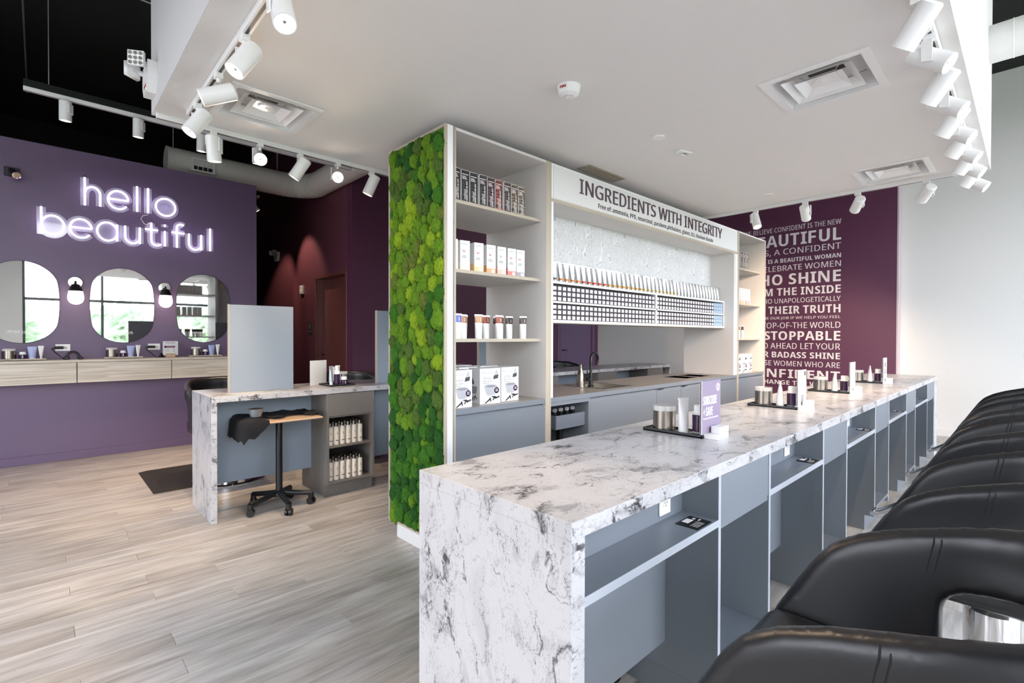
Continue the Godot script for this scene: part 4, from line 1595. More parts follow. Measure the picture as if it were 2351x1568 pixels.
func squeeze_tube(at: Vector3, wide, foot, h, m, cap_m, capped, label, group, turn = 0.0):
	var t = thing("squeeze_tube", label, "tube", at, turn, group)
	O = Vector3.ZERO
	var st := S()
	var c := 0.028 if capped else 0.006
	loft(st, [[c, foot, foot], [c + (h - c) * 0.3, lerpf(foot, wide, 0.35), foot * 0.93], [c + (h - c) * 0.65, lerpf(foot, wide, 0.7), foot * 0.6], [h - 0.008, wide, 0.004], [h, wide, 0.0025]], 20)
	disc(st, c, foot, foot, 20, Transform3D.IDENTITY, -1.0)
	put(st, "body", m, t)
	st = S()
	box(st, -wide, h - 0.009, -0.0032, wide, h + 0.001, 0.0032, 0.001)
	put(st, "crimp", m, t)
	st = S()
	var f: float = foot * (0.72 if capped else 0.98)
	lathe(st, [[f, 0.0], [f, c]], 20)
	put(st, "cap", cap_m, t)
	return t

func tray_group(at: Vector3, kind):
	# the dark tray on the rear counter
	var t = thing("product_tray", "black tray of products on the rear marble counter", "tray", at)
	O = Vector3.ZERO
	boxm(-0.11, 0, -0.12, 0.11, 0.008, 0.12, 0.002, "base", M.tray_black, t)
	var st := S()
	for e in [[-0.11, -0.12, 0.11, -0.114], [-0.11, 0.114, 0.11, 0.12], [-0.11, -0.12, -0.104, 0.12], [0.104, -0.12, 0.11, 0.12]]:
		box(st, e[0], 0.0, e[1], e[2], 0.014, e[3], 0.001)
	put(st, "rim", M.tray_black, t)
	squeeze_tube(at + V(-0.075, 0.008, 0.05), 0.026, 0.018, 0.16, M.aluminium, M.white_satin, true, "grey foil tube on black tray of rear counter", "tubes on the rear tray", 0.6)
	var b = thing("pump_bottle", "tall plum and white pump bottle on rear counter tray", "bottle", at + V(-0.022, 0.008, 0.045))
	O = Vector3.ZERO
	st = S()
	lathe(st, [[0.022, 0.0], [0.024, 0.004], [0.024, 0.09]], 22)
	put(st, "body", M.plum, b)
	st = S()
	lathe(st, [[0.025, 0.09], [0.022, 0.122], [0.016, 0.125], [0.016, 0.158], [0.014, 0.162]], 22)
	put(st, "cap", M.white_satin, b)
	jar(at + V(0.03, 0.008, 0.07), "plum jar with white cap at front of rear counter tray")
	canister(at + V(0.062, 0.008, -0.02), 0.04, 0.085, "steel canister on the rear counter tray")
	squeeze_tube(at + V(0.0, 0.008, -0.03), 0.032, 0.02, 0.15, M.tube_white, M.white_satin, true, "wide white tube behind the pump bottle on rear tray", "tubes on the rear tray", 0.4)
	squeeze_tube(at + V(0.045, 0.008, -0.085), 0.026, 0.016, 0.155, M.tube_white, M.white_satin, true, "slim white tube at back of the rear counter tray", "tubes on the rear tray", 0.4)
	var c = thing("display_card", "plain white card standing behind the rear counter tray", "sign", at + V(-0.11, 0, -0.15), 0.35)
	O = Vector3.ZERO
	boxm(-0.08, 0, -0.002, 0.10, 0.21, 0.002, 0, "card", M.white, c)

func front_trays():
	var where := ["nearest the camera", "second along the bar", "third along the bar", "farthest along the bar"]
	for k in 4:
		var x := 2.03 + 1.195 * k
		var t = thing("product_tray", "long black tray on the marble bar, %s" % where[k], "tray", V(x, 0.88, -1.07), 0.0, "trays on the front bar")
		O = Vector3.ZERO
		boxm(-0.055, 0, -0.14, 0.055, 0.008, 0.135, 0.002, "base", M.tray_black, t)
		var st := S()
		for e in [[-0.055, -0.14, 0.055, -0.135], [-0.055, 0.13, 0.055, 0.135], [-0.055, -0.14, -0.05, 0.135], [0.05, -0.14, 0.055, 0.135]]:
			box(st, e[0], 0.0, e[1], e[2], 0.015, e[3], 0.001)
		put(st, "rim", M.tray_black, t)
		var at := V(x, 0.888, -1.07)
		canister(at + V(0.0, 0, -0.065), 0.049, 0.085, "brushed steel canister with clear lid, tray %s" % where[k], "canisters on the bar trays")
		squeeze_tube(at + V(-0.018, 0, 0.035), 0.03, 0.021, 0.15, M.tube_white, M.white_satin, false, "tall white tube standing on bar tray, %s" % where[k], "white tubes on the bar trays", -0.28 if k < 1 else 0.3)
		plum_bottle(at + V(0.015, 0, 0.092), "plum bottle with white cap on bar tray, %s" % where[k])
		var names := ["purple SUBSCRIBE + SAVE card in white block on the bar", "white BALAYAGE HIGHLIGHTS card in white block on the bar", "tall white price card in white block, third on the bar", "narrow white card with dark figure, farthest on the bar"]
		var c = thing("card_holder", names[k], "sign", V(x + 0.01, 0.88, -0.905), 0.0, "card holders on the front bar")
		O = Vector3.ZERO
		st = S()
		box(st, -0.045, 0, -0.045, 0.06, 0.022, 0.028, 0.001)
		box(st, -0.02, 0.022, -0.012, 0.06, 0.05, 0.028, 0.001)
		box(st, -0.02, 0.022, -0.045, 0.06, 0.05, -0.028, 0.001)
		put(st, "block", M.white, c)
		var w := 0.09 if k == 0 else 0.078
		var hh: float = [0.24, 0.23, 0.235, 0.235][k]
		boxm(-w, 0.022, -0.026, w, hh, -0.02, 0.001, "card", M.plum_card if k == 0 else M.white, c)
		boxm(-w, 0.022, -0.0262, -w + 0.004, hh + 0.001, -0.0198, 0, "card_edge", M.letter_white, c)
		var z := -0.0199
		if k == 0:
			lettering(c, "headline", "SUBSCRIBE", M.letter_white, V(-0.012, 0.158, z), 0.125, 0.036, Basis.IDENTITY, true, 0.0005)
			lettering(c, "headline", "+ SAVE", M.letter_white, V(-0.03, 0.112, z), 0.085, 0.036, Basis.IDENTITY, true, 0.0005)
			lettering(c, "small_print", "Your color, delivered to your door", M.letter_white, V(-0.004, 0.083, z), 0.14, 0.011, Basis.IDENTITY, false, 0.0004)
			st = S()
			lathe(st, [[0.018, 0.0], [0.018, 0.0005]], 28, Transform3D(Basis(Vector3.RIGHT, PI / 2), V(0.062, 0.208, z)))
			put(st, "round_badge", mat("badge_pink", "c9b3d0", 0.5), c)
			lettering(c, "badge_number", "'22", M.plum_card, V(0.062, 0.208, z + 0.0006), 0.016, 0.012, Basis.IDENTITY, true, 0.0004)
		elif k == 1:
			lettering(c, "headline", "BALAYAGE", M.letter_grey, V(-0.012, 0.186, z), 0.09, 0.02, Basis.IDENTITY, false, 0.0004)
			lettering(c, "headline", "HIGHLIGHTS", M.letter_grey, V(-0.008, 0.158, z), 0.098, 0.02, Basis.IDENTITY, false, 0.0004)
			st = S()
			lathe(st, [[0.014, 0.0], [0.014, 0.0005]], 24, Transform3D(Basis(Vector3.RIGHT, PI / 2), V(0.05, 0.208, z)))
			put(st, "round_badge", M.letter_black, c)
			for j in 3:
				boxm(-0.05, 0.135 - j * 0.009, z, 0.02, 0.1365 - j * 0.009, z + 0.0004, 0, "print_line", M.letter_grey, c)
			boxm(-0.02, 0.028, z, 0.03, 0.085, z + 0.0006, 0, "printed_figure", M.letter_grey, c)
		elif k == 2:
			lettering(c, "headline", "HAIR", M.letter_grey, V(0.0, 0.205, z), 0.06, 0.016, Basis.IDENTITY, false, 0.0004)
			lettering(c, "headline", "GLOSS", M.letter_grey, V(0.0, 0.18, z), 0.07, 0.016, Basis.IDENTITY, false, 0.0004)
			for j in 7:
				boxm(-0.04, 0.155 - j * 0.014, z, 0.04, 0.1565 - j * 0.014, z + 0.0004, 0, "print_line", M.letter_grey, c)
		else:
			lettering(c, "headline", "STYLE", M.letter_grey, V(0.0, 0.215, z), 0.06, 0.014, Basis.IDENTITY, false, 0.0004)
			boxm(-0.015, 0.15, z, 0.018, 0.195, z + 0.0006, 0, "printed_figure", M.letter_black, c)
			boxm(-0.03, 0.09, z, 0.03, 0.135, z + 0.0006, 0, "printed_figure", M.letter_grey, c)

func carton(called, label, group, at, w, h, d, body_m, turn = 0.0):
	var t = thing(called, label, "box", at, turn, group)
	O = Vector3.ZERO
	boxm(-w / 2, 0, -d, w / 2, h, 0, 0.0008, "carton", body_m, t)
	return t

func shelf_goods():
	var hair: Texture2D = hair_print()
	var tones := [["2b2a2c", "black"], ["332f31", "soft black"], ["2c3430", "blackest"], ["4a4042", "ash brown"], ["6f4650", "burgundy"], ["c8604f", "copper red"], ["6b5348", "chestnut"], ["a8937a", "dark blonde"], ["c3ab8c", "pale blonde"]]
	var print_m := []
	for tn in tones:
		var m := mat("hair_" + tn[1].replace(" ", "_"), tn[0], 0.4)
		m.albedo_texture = hair
		m.albedo_color = Color(tn[0]).lightened(0.06)
		m.uv1_scale = V(5, 5, 1)
		print_m.append(m)
	# top shelf, left unit: nine hair colour kits
	for i in 9:
		var at := V(1.782 + i * 0.0685, 2.104, -2.345 - 0.004 * (i % 3))
		var t = carton("color_kit", "%s hair colour kit, %s on top shelf by moss wall" % [tones[i][1], ORD[i]], "hair colour kits on the top shelf", at, 0.061, 0.195, 0.11, M.white, 0.12 if i == 0 else 0.0)
		kit_face(t, print_m[i], 0.061, 0.195)
	# far unit: five kits
	for i in 5:
		var at := V(5.79 + i * 0.082, 2.104, -2.345)
		var t = carton("color_kit", "%s hair colour kit, %s on top shelf of far unit" % [tones[[0, 5, 6, 7, 8][i]][1], ORD[i]], "hair colour kits in the far unit", at, 0.061, 0.195, 0.11, M.white)
		kit_face(t, print_m[[0, 5, 6, 7, 8][i]], 0.061, 0.195)
	# second shelf: white cartons with a printed tint at the foot
	var tints := [["ffffff", "plain white"], ["f3e6cf", "pale gold"], ["f0c48a", "gold"], ["eaa26a", "amber"], ["efb8a4", "peach"], ["e27a70", "red"], ["9a9a9c", "grey"]]
	var xs := [1.757, 1.847, 1.955, 2.055, 2.145, 2.235, 2.315]
	for i in 7:
		mat("carton_side_%d" % i, tints[i][0], 0.45)
		var t = carton("treatment_box", "slim white carton with %s foot, %s on second shelf" % [tints[i][1], ORD[i]], "white cartons on the second shelf", V(xs[i], 1.698, -2.345), 0.068, 0.178, 0.068, M.white, -0.12)
		white_face(t, tints[i][0], i)
	for i in 6:
		var t = carton("treatment_box", "slim white carton with %s foot, %s in far shelf unit" % [tints[i + 1][1], ORD[i]], "white cartons in the far unit", V(5.79 + i * 0.078, 1.698, -2.345), 0.06, 0.178, 0.06, M.white)
		white_face(t, tints[i + 1][0], i + 1)
	# third shelf: tubes with coloured heads
	var heads := [["5a66b8", "blue"], ["b98a66", "tan"], ["8e4527", "rust"], ["3a2522", "dark brown"]]
	var head_m := []
	for hd in heads:
		head_m.append(mat("tube_" + hd[1].replace(" ", "_"), hd[0], 0.4))
	var spots := [[1.80, 0, 0], [1.965, 1, 0], [2.135, 2, 0], [2.352, 3, 0], [1.735, 0, 1], [1.90, 1, 1], [2.09, 2, 1], [2.295, 3, 1], [1.965, 1, 2], [2.09, 2, 2], [2.25, 3, 2], [2.21, 3, 1]]
	var nth := [0, 0, 0, 0]
	var rown := ["front", "second", "third", "fourth", "fifth"]
	for s in spots:
		care_tube(V(s[0], 1.288, -2.36 - 0.075 * s[2]), head_m[s[1]], "white tube with %s head, %s of its colour on third shelf" % [heads[s[1]][1], ["front one", "second one", "third one", "fourth one"][nth[s[1]]]], "tubes on the third shelf")
		nth[s[1]] += 1
	for i in 3:
		care_tube(V(5.80 + i * 0.11, 1.288, -2.36), head_m[i + 1], "white tube with %s head in far shelf unit" % heads[i + 1][1], "tubes in the far unit")
	# tool kits on the base
	var proto
	var kits := [[1.80, -2.315, "front left of the base shelf by moss wall", 0.0], [2.045, -2.34, "front middle of the base shelf by moss wall", -0.12], [2.235, -2.36, "front right of the base shelf by moss wall", 0.0], [1.83, -2.50, "second row left of the base shelf by moss wall", 0.0], [2.02, -2.53, "second row middle of base shelf by moss wall", 0.05], [2.21, -2.54, "second row right of base shelf by moss wall", 0.0], [1.90, -2.70, "back row left of base shelf by moss wall", 0.0], [2.12, -2.71, "back row right of base shelf by moss wall", 0.0],
		[5.83, -2.33, "left on the base shelf of far unit", 0.0], [6.05, -2.35, "middle on the base shelf of far unit", -0.1], [6.24, -2.36, "right on the base shelf of far unit", 0.0]]
	for i in kits.size():
		var q: Array = kits[i]
		var label := "white tool kit box, %s" % q[2]
		if i == 0:
			proto = tool_kit(label, V(q[0], 0.88, q[1]))
		else:
			copy_of(proto, V(q[0], 0.88, q[1]), q[3], label)

func kit_face(t, m, w, h):
	boxm(-w / 2 + 0.002, 0.004, 0, w / 2 - 0.001, h - 0.003, 0.0008, 0, "printed_front", m, t)
	var up := Basis(Vector3.BACK, PI / 2)
	lettering(t, "title", "HAIR COLOR KIT", M.letter_white, V(0.012, 0.072, 0.0008), 0.115, 0.011, up, true, 0.0004)
	lettering(t, "script", "radiant", M.letter_white, V(-0.004, 0.05, 0.0008), 0.06, 0.016, up, false, 0.0004, true)
	boxm(-0.024, 0.166, 0.0008, 0.022, 0.170, 0.0012, 0, "print_rule", M.letter_white, t)
	for k in 3:
		boxm(-0.024, 0.154 - k * 0.007, 0.0008, 0.004 + k * 0.005, 0.157 - k * 0.007, 0.0012, 0, "print_line", M.letter_white, t)

func white_face(t, hex, i):
	var w := 0.034
	if i > 0:
		boxm(-w - 0.0006, 0.002, -0.066, -w, 0.05, -0.002, 0, "printed_tint", M["carton_side_%d" % i], t)
		boxm(-w, 0.002, 0, w, 0.03, 0.0006, 0, "printed_tint", mat("carton_foot_%s_%d" % [hex, R.randi() % 1000], hex, 0.45), t)
	var st := S()
	lathe(st, [[0.009, 0.0], [0.009, 0.0006]], 20, Transform3D(Basis(Vector3.RIGHT, PI / 2), V(-0.008, 0.118, 0)))
	put(st, "round_emblem", M.red_print if i != 4 else M.letter_grey, t)
	st = S()
	lathe(st, [[0.0065, 0.0], [0.0065, 0.0008]], 16, Transform3D(Basis(Vector3.RIGHT, PI / 2), V(-0.008, 0.120, 0)))
	put(st, "emblem_centre", M.white, t)
	lettering(t, "title", "COLOR", M.letter_black, V(-0.008, 0.086, 0), 0.026, 0.006, Basis.IDENTITY, true, 0.0004)
	lettering(t, "title", "REVIVING", M.letter_black, V(-0.006, 0.077, 0), 0.032, 0.006, Basis.IDENTITY, true, 0.0004)
	for k in 2:
		boxm(-0.026, 0.160 - k * 0.006, 0, 0.016, 0.1615 - k * 0.006, 0.0005, 0, "print_line", M.letter_grey, t)
	boxm(0.002, 0.005, 0, 0.026, 0.024, 0.0009, 0, "printed_cap", M.white, t)

func care_tube(at, head_m, label, group):
	var t = thing("care_tube", label, "tube", at, 0.0, group)
	O = Vector3.ZERO
	var st := S()
	loft(st, [[0.0, 0.022, 0.02], [0.05, 0.025, 0.019], [0.098, 0.029, 0.014]], 20)
	disc(st, 0.0, 0.022, 0.02, 20, Transform3D.IDENTITY, -1.0)
	put(st, "body", M.tube_white, t)
	st = S()
	loft(st, [[0.098, 0.029, 0.014], [0.14, 0.032, 0.006]], 20)
	put(st, "coloured_head", head_m, t)
	boxm(-0.0325, 0.138, -0.004, 0.0325, 0.15, 0.004, 0.001, "crimp", M.white_satin, t)
	lettering(t, "mark", "S", M.letter_white, V(0.006, 0.118, 0.0115), 0.008, 0.022, Basis.IDENTITY, true, 0.0006)

func tool_kit(label, at):
	var t = thing("tool_kit", label, "box", at, 0.0, "white tool kit boxes on the island")
	O = Vector3.ZERO
	boxm(-0.078, 0, -0.13, 0.078, 0.222, 0, 0.001, "carton", M.white, t)
	lettering(t, "brand_line", "MADISON REED", M.letter_grey, V(-0.018, 0.196, 0), 0.095, 0.009, Basis.IDENTITY, false, 0.0004)
	lettering(t, "script", "ultimate", M.letter_grey, V(-0.02, 0.163, 0), 0.065, 0.018, Basis.IDENTITY, false, 0.0004, true)
	lettering(t, "title", "PRO COLOR", M.letter_grey, V(-0.022, 0.142, 0), 0.062, 0.0085, Basis.IDENTITY, true, 0.0004)
	lettering(t, "title", "TOOL KIT", M.letter_grey, V(-0.03, 0.129, 0), 0.046, 0.0085, Basis.IDENTITY, true, 0.0004)
	var bowl := PackedVector2Array([Vector2(-0.048, 0.115), Vector2(-0.02, 0.122), Vector2(0.03, 0.12), Vector2(0.058, 0.108), Vector2(0.045, 0.062), Vector2(0.03, 0.054), Vector2(-0.01, 0.05), Vector2(-0.028, 0.058)])
	var st := S()
	slab(st, bowl, 0.0006, Transform3D.IDENTITY)
	put(st, "printed_bowl", mat("print_silver", "b4b4b8", 0.45), t)
	st = S()
	slab(st, PackedVector2Array([Vector2(-0.04, 0.112), Vector2(-0.01, 0.118), Vector2(0.03, 0.116), Vector2(0.05, 0.108), Vector2(0.02, 0.102), Vector2(-0.02, 0.103)]), 0.0009, Transform3D.IDENTITY)
	put(st, "printed_hollow", mat("print_silver_dark", "8f8f94", 0.45), t)
	st = S()
	slab(st, PackedVector2Array([Vector2(0.022, 0.152), Vector2(0.058, 0.158), Vector2(0.062, 0.182), Vector2(0.026, 0.176)]), 0.0006, Transform3D.IDENTITY)
	put(st, "printed_brush", M.dark_grey, t)
	st = S()
	slab(st, PackedVector2Array([Vector2(0.028, 0.177), Vector2(0.06, 0.183), Vector2(0.052, 0.212), Vector2(0.046, 0.212)]), 0.0006, Transform3D.IDENTITY)
	put(st, "printed_handle", M.print_silver, t)
	st = S()
	lathe(st, [[0.019, 0.0], [0.019, 0.0012]], 24, Transform3D(Basis(Vector3.RIGHT, PI / 2), V(0.048, 0.082, 0)))
	put(st, "round_badge", M.plum, t)
	for k in 3:
		boxm(0.038, 0.089 - k * 0.007, 0.0012, 0.058, 0.0915 - k * 0.007, 0.0015, 0, "print_line", M.letter_white, t)
	for c in [[-0.04, 0.004, 0.0, 0.03], [0.005, 0.012, -0.002, 0.038], [0.02, 0.02, 0.036, 0.046], [0.035, 0.03, 0.07, 0.042], [0.012, 0.044, 0.05, 0.036]]:
		st = S()
		var a := Vector2(c[0], c[1])
		var b := Vector2(c[2], c[3])
		var n := (b - a).orthogonal().normalized() * 0.0035
		slab(st, PackedVector2Array([a - n, b - n * 1.4, b + n * 1.4, a + n]), 0.0006, Transform3D.IDENTITY)
		put(st, "printed_clip", M.black, t)
	# left side print
	var side := Transform3D(Basis(Vector3.UP, -PI / 2), V(-0.078, 0, -0.065))
	st = S()
	slab(st, PackedVector2Array([Vector2(-0.035, 0.108), Vector2(0.035, 0.108), Vector2(0.024, 0.062), Vector2(-0.024, 0.062)]), 0.0006, side)
	put(st, "printed_bowl", M.print_silver_dark, t)
	for c in [[-0.03, 0.012, -0.008, 0.044], [0.0, 0.02, 0.008, 0.05], [0.03, 0.03, 0.012, 0.05]]:
		st = S()
		var a := Vector2(c[0], c[1])
		var b := Vector2(c[2], c[3])
		var n := (b - a).orthogonal().normalized() * 0.004
		slab(st, PackedVector2Array([a - n, b - n, b + n, a + n]), 0.0006, side)
		put(st, "printed_clip", M.black, t)
	st = S()
	slab(st, PackedVector2Array([Vector2(-0.03, 0.125), Vector2(-0.008, 0.118), Vector2(-0.002, 0.135), Vector2(-0.034, 0.175)]), 0.0006, side)
	put(st, "printed_brush", M.dark_grey, t)
	return t

func dye_rack():
	# cartons: two cubbies wide, two rows, three layers
	O = Vector3.ZERO
	var dark := mat("carton_dark", "3a3038", 0.5)
	var blue := mat("carton_blue", "8fa6bf", 0.5)
	var label_m := mat("carton_label", "efecef", 0.5)
	var body := S()
	box(body, -0.0255, 0, -0.14, 0.0255, 0.0375, 0)
	var body_mesh := body.commit()
	var lab := S()
	box(lab, -0.0175, 0.006, 0, 0.0175, 0.031, 0.0008)
	var lab_mesh := lab.commit()
	var ln := S()
	box(ln, -0.008, 0.014, 0.0008, 0.008, 0.0155, 0.0011)
	box(ln, -0.010, 0.021, 0.0008, 0.010, 0.0225, 0.0011)
	var ln_mesh := ln.commit()
	for kind in 2:
		var n0 := 50 if kind == 0 else 4
		var proto = null
		for lay in 6:
			for c in n0:
				var x: float
				var cub: String
				var idx := c
				if kind == 0:
					if c < 28:
						x = 2.5985 + c * 0.0543
						cub = "left"
					else:
						x = 4.1455 + (c - 28) * 0.0543
						cub = "right"
						idx = c - 28
				else:
					x = 4.1455 + (22 + c) * 0.0543
					cub = "right"
				var y: float = [1.424, 1.56][lay / 3] + (lay % 3) * 0.0385
				var at := V(x, y, -2.39)
				var label := ("dark dye carton" if kind == 0 else "pale blue dye carton") + ", %s in %s layer of %s %s cubby" % [ORD[idx], ["bottom", "middle", "top"][lay % 3], ["lower", "upper"][lay / 3], cub]
				if proto == null:
					proto = thing("dye_carton", label, "box", at, 0.0, "dark dye cartons in the rack" if kind == 0 else "pale blue dye cartons in the rack")
					O = Vector3.ZERO
					put_mesh(body_mesh, "carton", dark if kind == 0 else blue, proto)
					put_mesh(lab_mesh, "end_label", label_m if kind == 0 else mat("carton_label_blue", "b9c8d8", 0.5), proto)
					put_mesh(ln_mesh, "print", M.letter_grey, proto)
				else:
					copy_of(proto, at, 0.0, label)
	# silver tubes along the top of the rack
	var tint := {"grey": "4c4a4c", "orange": "e07a2a", "red": "d8442c", "amber": "d89a3a", "gold": "e6c07a", "silver": "d9d9d9"}
	for k in tint:
		mat("tint_" + k, tint[k], 0.35, 0.3)
	O = Vector3.ZERO
	var st := S()
	loft(st, [[0.03, 0.0165, 0.0165], [0.06, 0.021, 0.015], [0.105, 0.026, 0.0095], [0.142, 0.030, 0.003]], 18)
	var tm := st.commit()
	st = S()
	loft(st, [[0.016, 0.0145, 0.0145], [0.030, 0.0166, 0.0166]], 18)
	var band := st.commit()
	st = S()
	lathe(st, [[0.0125, 0.0], [0.0125, 0.016]], 16)
	var cap := st.commit()
	st = S()
	box(st, -0.0305, 0.139, -0.0035, 0.0305, 0.15, 0.0035, 0.001)
	var crimp := st.commit()
	for i in 43:
		var k := "silver"
		if i < 3: k = "grey"
		elif i < 7: k = "orange"
		elif i < 12: k = "red"
		elif i < 20: k = "amber"
		elif i < 29: k = "gold"
		var t = thing("dye_tube", "silver dye tube with %s band, %s from left on the rack" % [k, ORD[i]], "tube", V(2.605 + i * 0.0687, 1.705, -2.425), R.randf_range(-0.1, 0.1) - 0.08, "silver tubes on the rack")
		put_mesh(tm, "body", M.foil, t)
		put_mesh(band, "tint_band", M["tint_" + k], t)
		put_mesh(cap, "cap", M.foil, t)
		put_mesh(crimp, "crimp", M.foil, t)

func hall():
	var s = structure("door_1", V(3.09, 0, -7.1))
	var st := S()
	box(st, 3.075, 0, -6.6, 3.10, 2.225, -6.55, 0.002)
	box(st, 3.075, 0, -7.66, 3.10, 2.225, -7.61, 0.002)
	box(st, 3.075, 2.175, -7.61, 3.10, 2.225, -6.6, 0.002)
	put(st, "casing", M.bronze_door, s)
	st = S()
	box(st, 3.10, 0, -6.605, 3.24, 2.19, -6.59)
	box(st, 3.10, 0, -7.62, 3.24, 2.19, -7.605)
	box(st, 3.10, 2.175, -7.605, 3.24, 2.19, -6.605)
	put(st, "jamb", M.bronze_door, s)
	boxm(3.19, 0.005, -7.6, 3.235, 2.175, -6.61, 0.002, "leaf", M.bronze_door, s)
	st = S()
	rod(st, V(3.19, 1.02, -7.53), V(3.14, 1.02, -7.53), 0.012, 12)
	rod(st, V(3.145, 1.02, -7.53), V(3.145, 1.02, -7.42), 0.009, 10)
	put(st, "handle", M.steel, s)
	# store room door in the back wall
	s = structure("door_2", V(7.9, 0, -6.4))
	st = S()
	box(st, 7.33, 0, -6.4, 7.385, 2.2, -6.385, 0.002)
	box(st, 8.44, 0, -6.4, 8.50, 2.2, -6.385, 0.002)
	box(st, 7.385, 2.14, -6.4, 8.44, 2.2, -6.385, 0.002)
	put(st, "casing", M.purple, s)
	boxm(7.395, 0.005, -6.4, 8.38, 2.135, -6.388, 0.002, "leaf", M.purple, s)
	st = S()
	rod(st, V(7.47, 1.04, -6.388), V(7.47, 1.04, -6.35), 0.012, 10)
	rod(st, V(7.47, 1.04, -6.352), V(7.58, 1.04, -6.352), 0.009, 10)
	put(st, "handle", M.black_plastic, s)
	s = structure("baseboard_back", V(3.09, 0, -6.4))
	boxm(3.24, 0, -6.4, 7.33, 0.09, -6.388, 0.002, "board", M.purple_red, s)
	var t = thing("restroom_sign", "small dark restroom sign on the hall wall by the door", "sign", V(3.09, 1.41, -7.85))
	boxm(3.082, 1.32, -7.90, 3.09, 1.52, -7.78, 0.002, "plate", M.dark_grey, t)
	var face_x := Basis(Vector3.UP, -PI / 2)
	boxm(3.0815, 1.42, -7.87, 3.082, 1.50, -7.855, 0, "pictogram", M.letter_grey, t)
	boxm(3.0815, 1.42, -7.835, 3.082, 1.50, -7.82, 0, "pictogram", M.letter_grey, t)
	lettering(t, "words", "RESTROOM", M.letter_grey, V(-0.0085, -0.03, 0.01), 0.09, 0.018, face_x, true, 0.0005)
	t = thing("fire_strobe", "white fire alarm strobe on the dark hall wall", "alarm", V(3.09, 1.9, -8.15))
	boxm(3.055, 1.98, -8.21, 3.09, 2.12, -8.09, 0.006, "case", M.white, t)
	boxm(3.045, 2.0, -8.18, 3.056, 2.04, -8.12, 0.004, "lens", M.clear_plastic, t)
	boxm(3.053, 2.06, -8.19, 3.0555, 2.1, -8.17, 0, "red_print", M.red_print, t)
	emergency(V(3.09, 2.72, -9.3), Basis(Vector3.UP, -PI / 2), "white emergency light high on the dark hall wall")

func emergency(at: Vector3, turn: Basis, label):
	var t = thing("emergency_light", label, "emergency light", at, 0.0, "emergency lights")
	t.basis = turn
	O = Vector3.ZERO
	var st := S()
	slab(st, PackedVector2Array([Vector2(-0.09, 0.075), Vector2(0.09, 0.075), Vector2(0.09, -0.03), Vector2(0.05, -0.085), Vector2(-0.05, -0.085), Vector2(-0.09, -0.03)]), 0.045, Transform3D.IDENTITY)
	put(st, "case", M.white, t)
	boxm(-0.03, -0.05, 0.045, 0.03, -0.035, 0.046, 0, "label_print", M.red_print, t)
	boxm(0.03, -0.066, 0.045, 0.036, -0.06, 0.047, 0, "indicator", M.led_green, t)
	for s in [-1, 1]:
		var d := V(s * 0.9, -0.05, 0.6).normalized()
		var b := frame_of(d)
		var c := V(s * 0.075, 0.06, 0.085)
		st = S()
		rod(st, V(s * 0.06, 0.045, 0.03), c, 0.014, 10)
		put(st, "neck", M.white, t)
		var h := S()
		loft(h, [[-0.02, 0.03, 0.03], [0.0, 0.052, 0.052], [0.022, 0.055, 0.055]], 4, Transform3D(b * Basis(Vector3.UP, PI / 4), c), false)
		disc(h, -0.02, 0.03, 0.03, 4, Transform3D(b * Basis(Vector3.UP, PI / 4), c), -1.0)
		var hd = put(h, "lamp_head", M.white, t)
		h = S()
		for i in 3:
			for j in 3:
				lathe(h, [[0.0115, 0.018], [0.0095, 0.025]], 10, Transform3D(b, c + b * V((i - 1) * 0.0245, 0, (j - 1) * 0.0245)))
		put(h, "reflectors", M.chrome, hd)
		h = S()
		disc(h, 0.0205, 0.053, 0.053, 4, Transform3D(b * Basis(Vector3.UP, PI / 4), c))
		put(h, "lens_plate", M.white_gloss, hd)

# ------------------------------------------------------------------ rails and spots
func rail(a: Vector3, b: Vector3, label, hung := false):
	# a is the underside start, b the underside end
	if not hung:
		a = V(a.x * LIFT, a.y + 0.06, a.z * LIFT)
		b = V(b.x * LIFT, b.y + 0.06, b.z * LIFT)
	var t = thing("light_rail", label, "track", (a + b) / 2.0, 0.0, "lighting rails")
	var w := V(0.017, 0, 0) if absf(a.x - b.x) < 0.01 else V(0, 0, 0.017)
	var lo := a - w
	var hi := b + w
	var st := S()
	box(st, lo.x, a.y, lo.z, hi.x, a.y + 0.03, hi.z, 0.002)
	put(st, "rail", M.white_metal, t)
	st = S()
	box(st, a.x - w.x * 0.35, a.y - 0.0006, a.z - w.z * 0.35, b.x + w.x * 0.35, a.y + 0.001, b.z + w.z * 0.35)
	put(st, "slot", M.dark_grey, t)
	return t

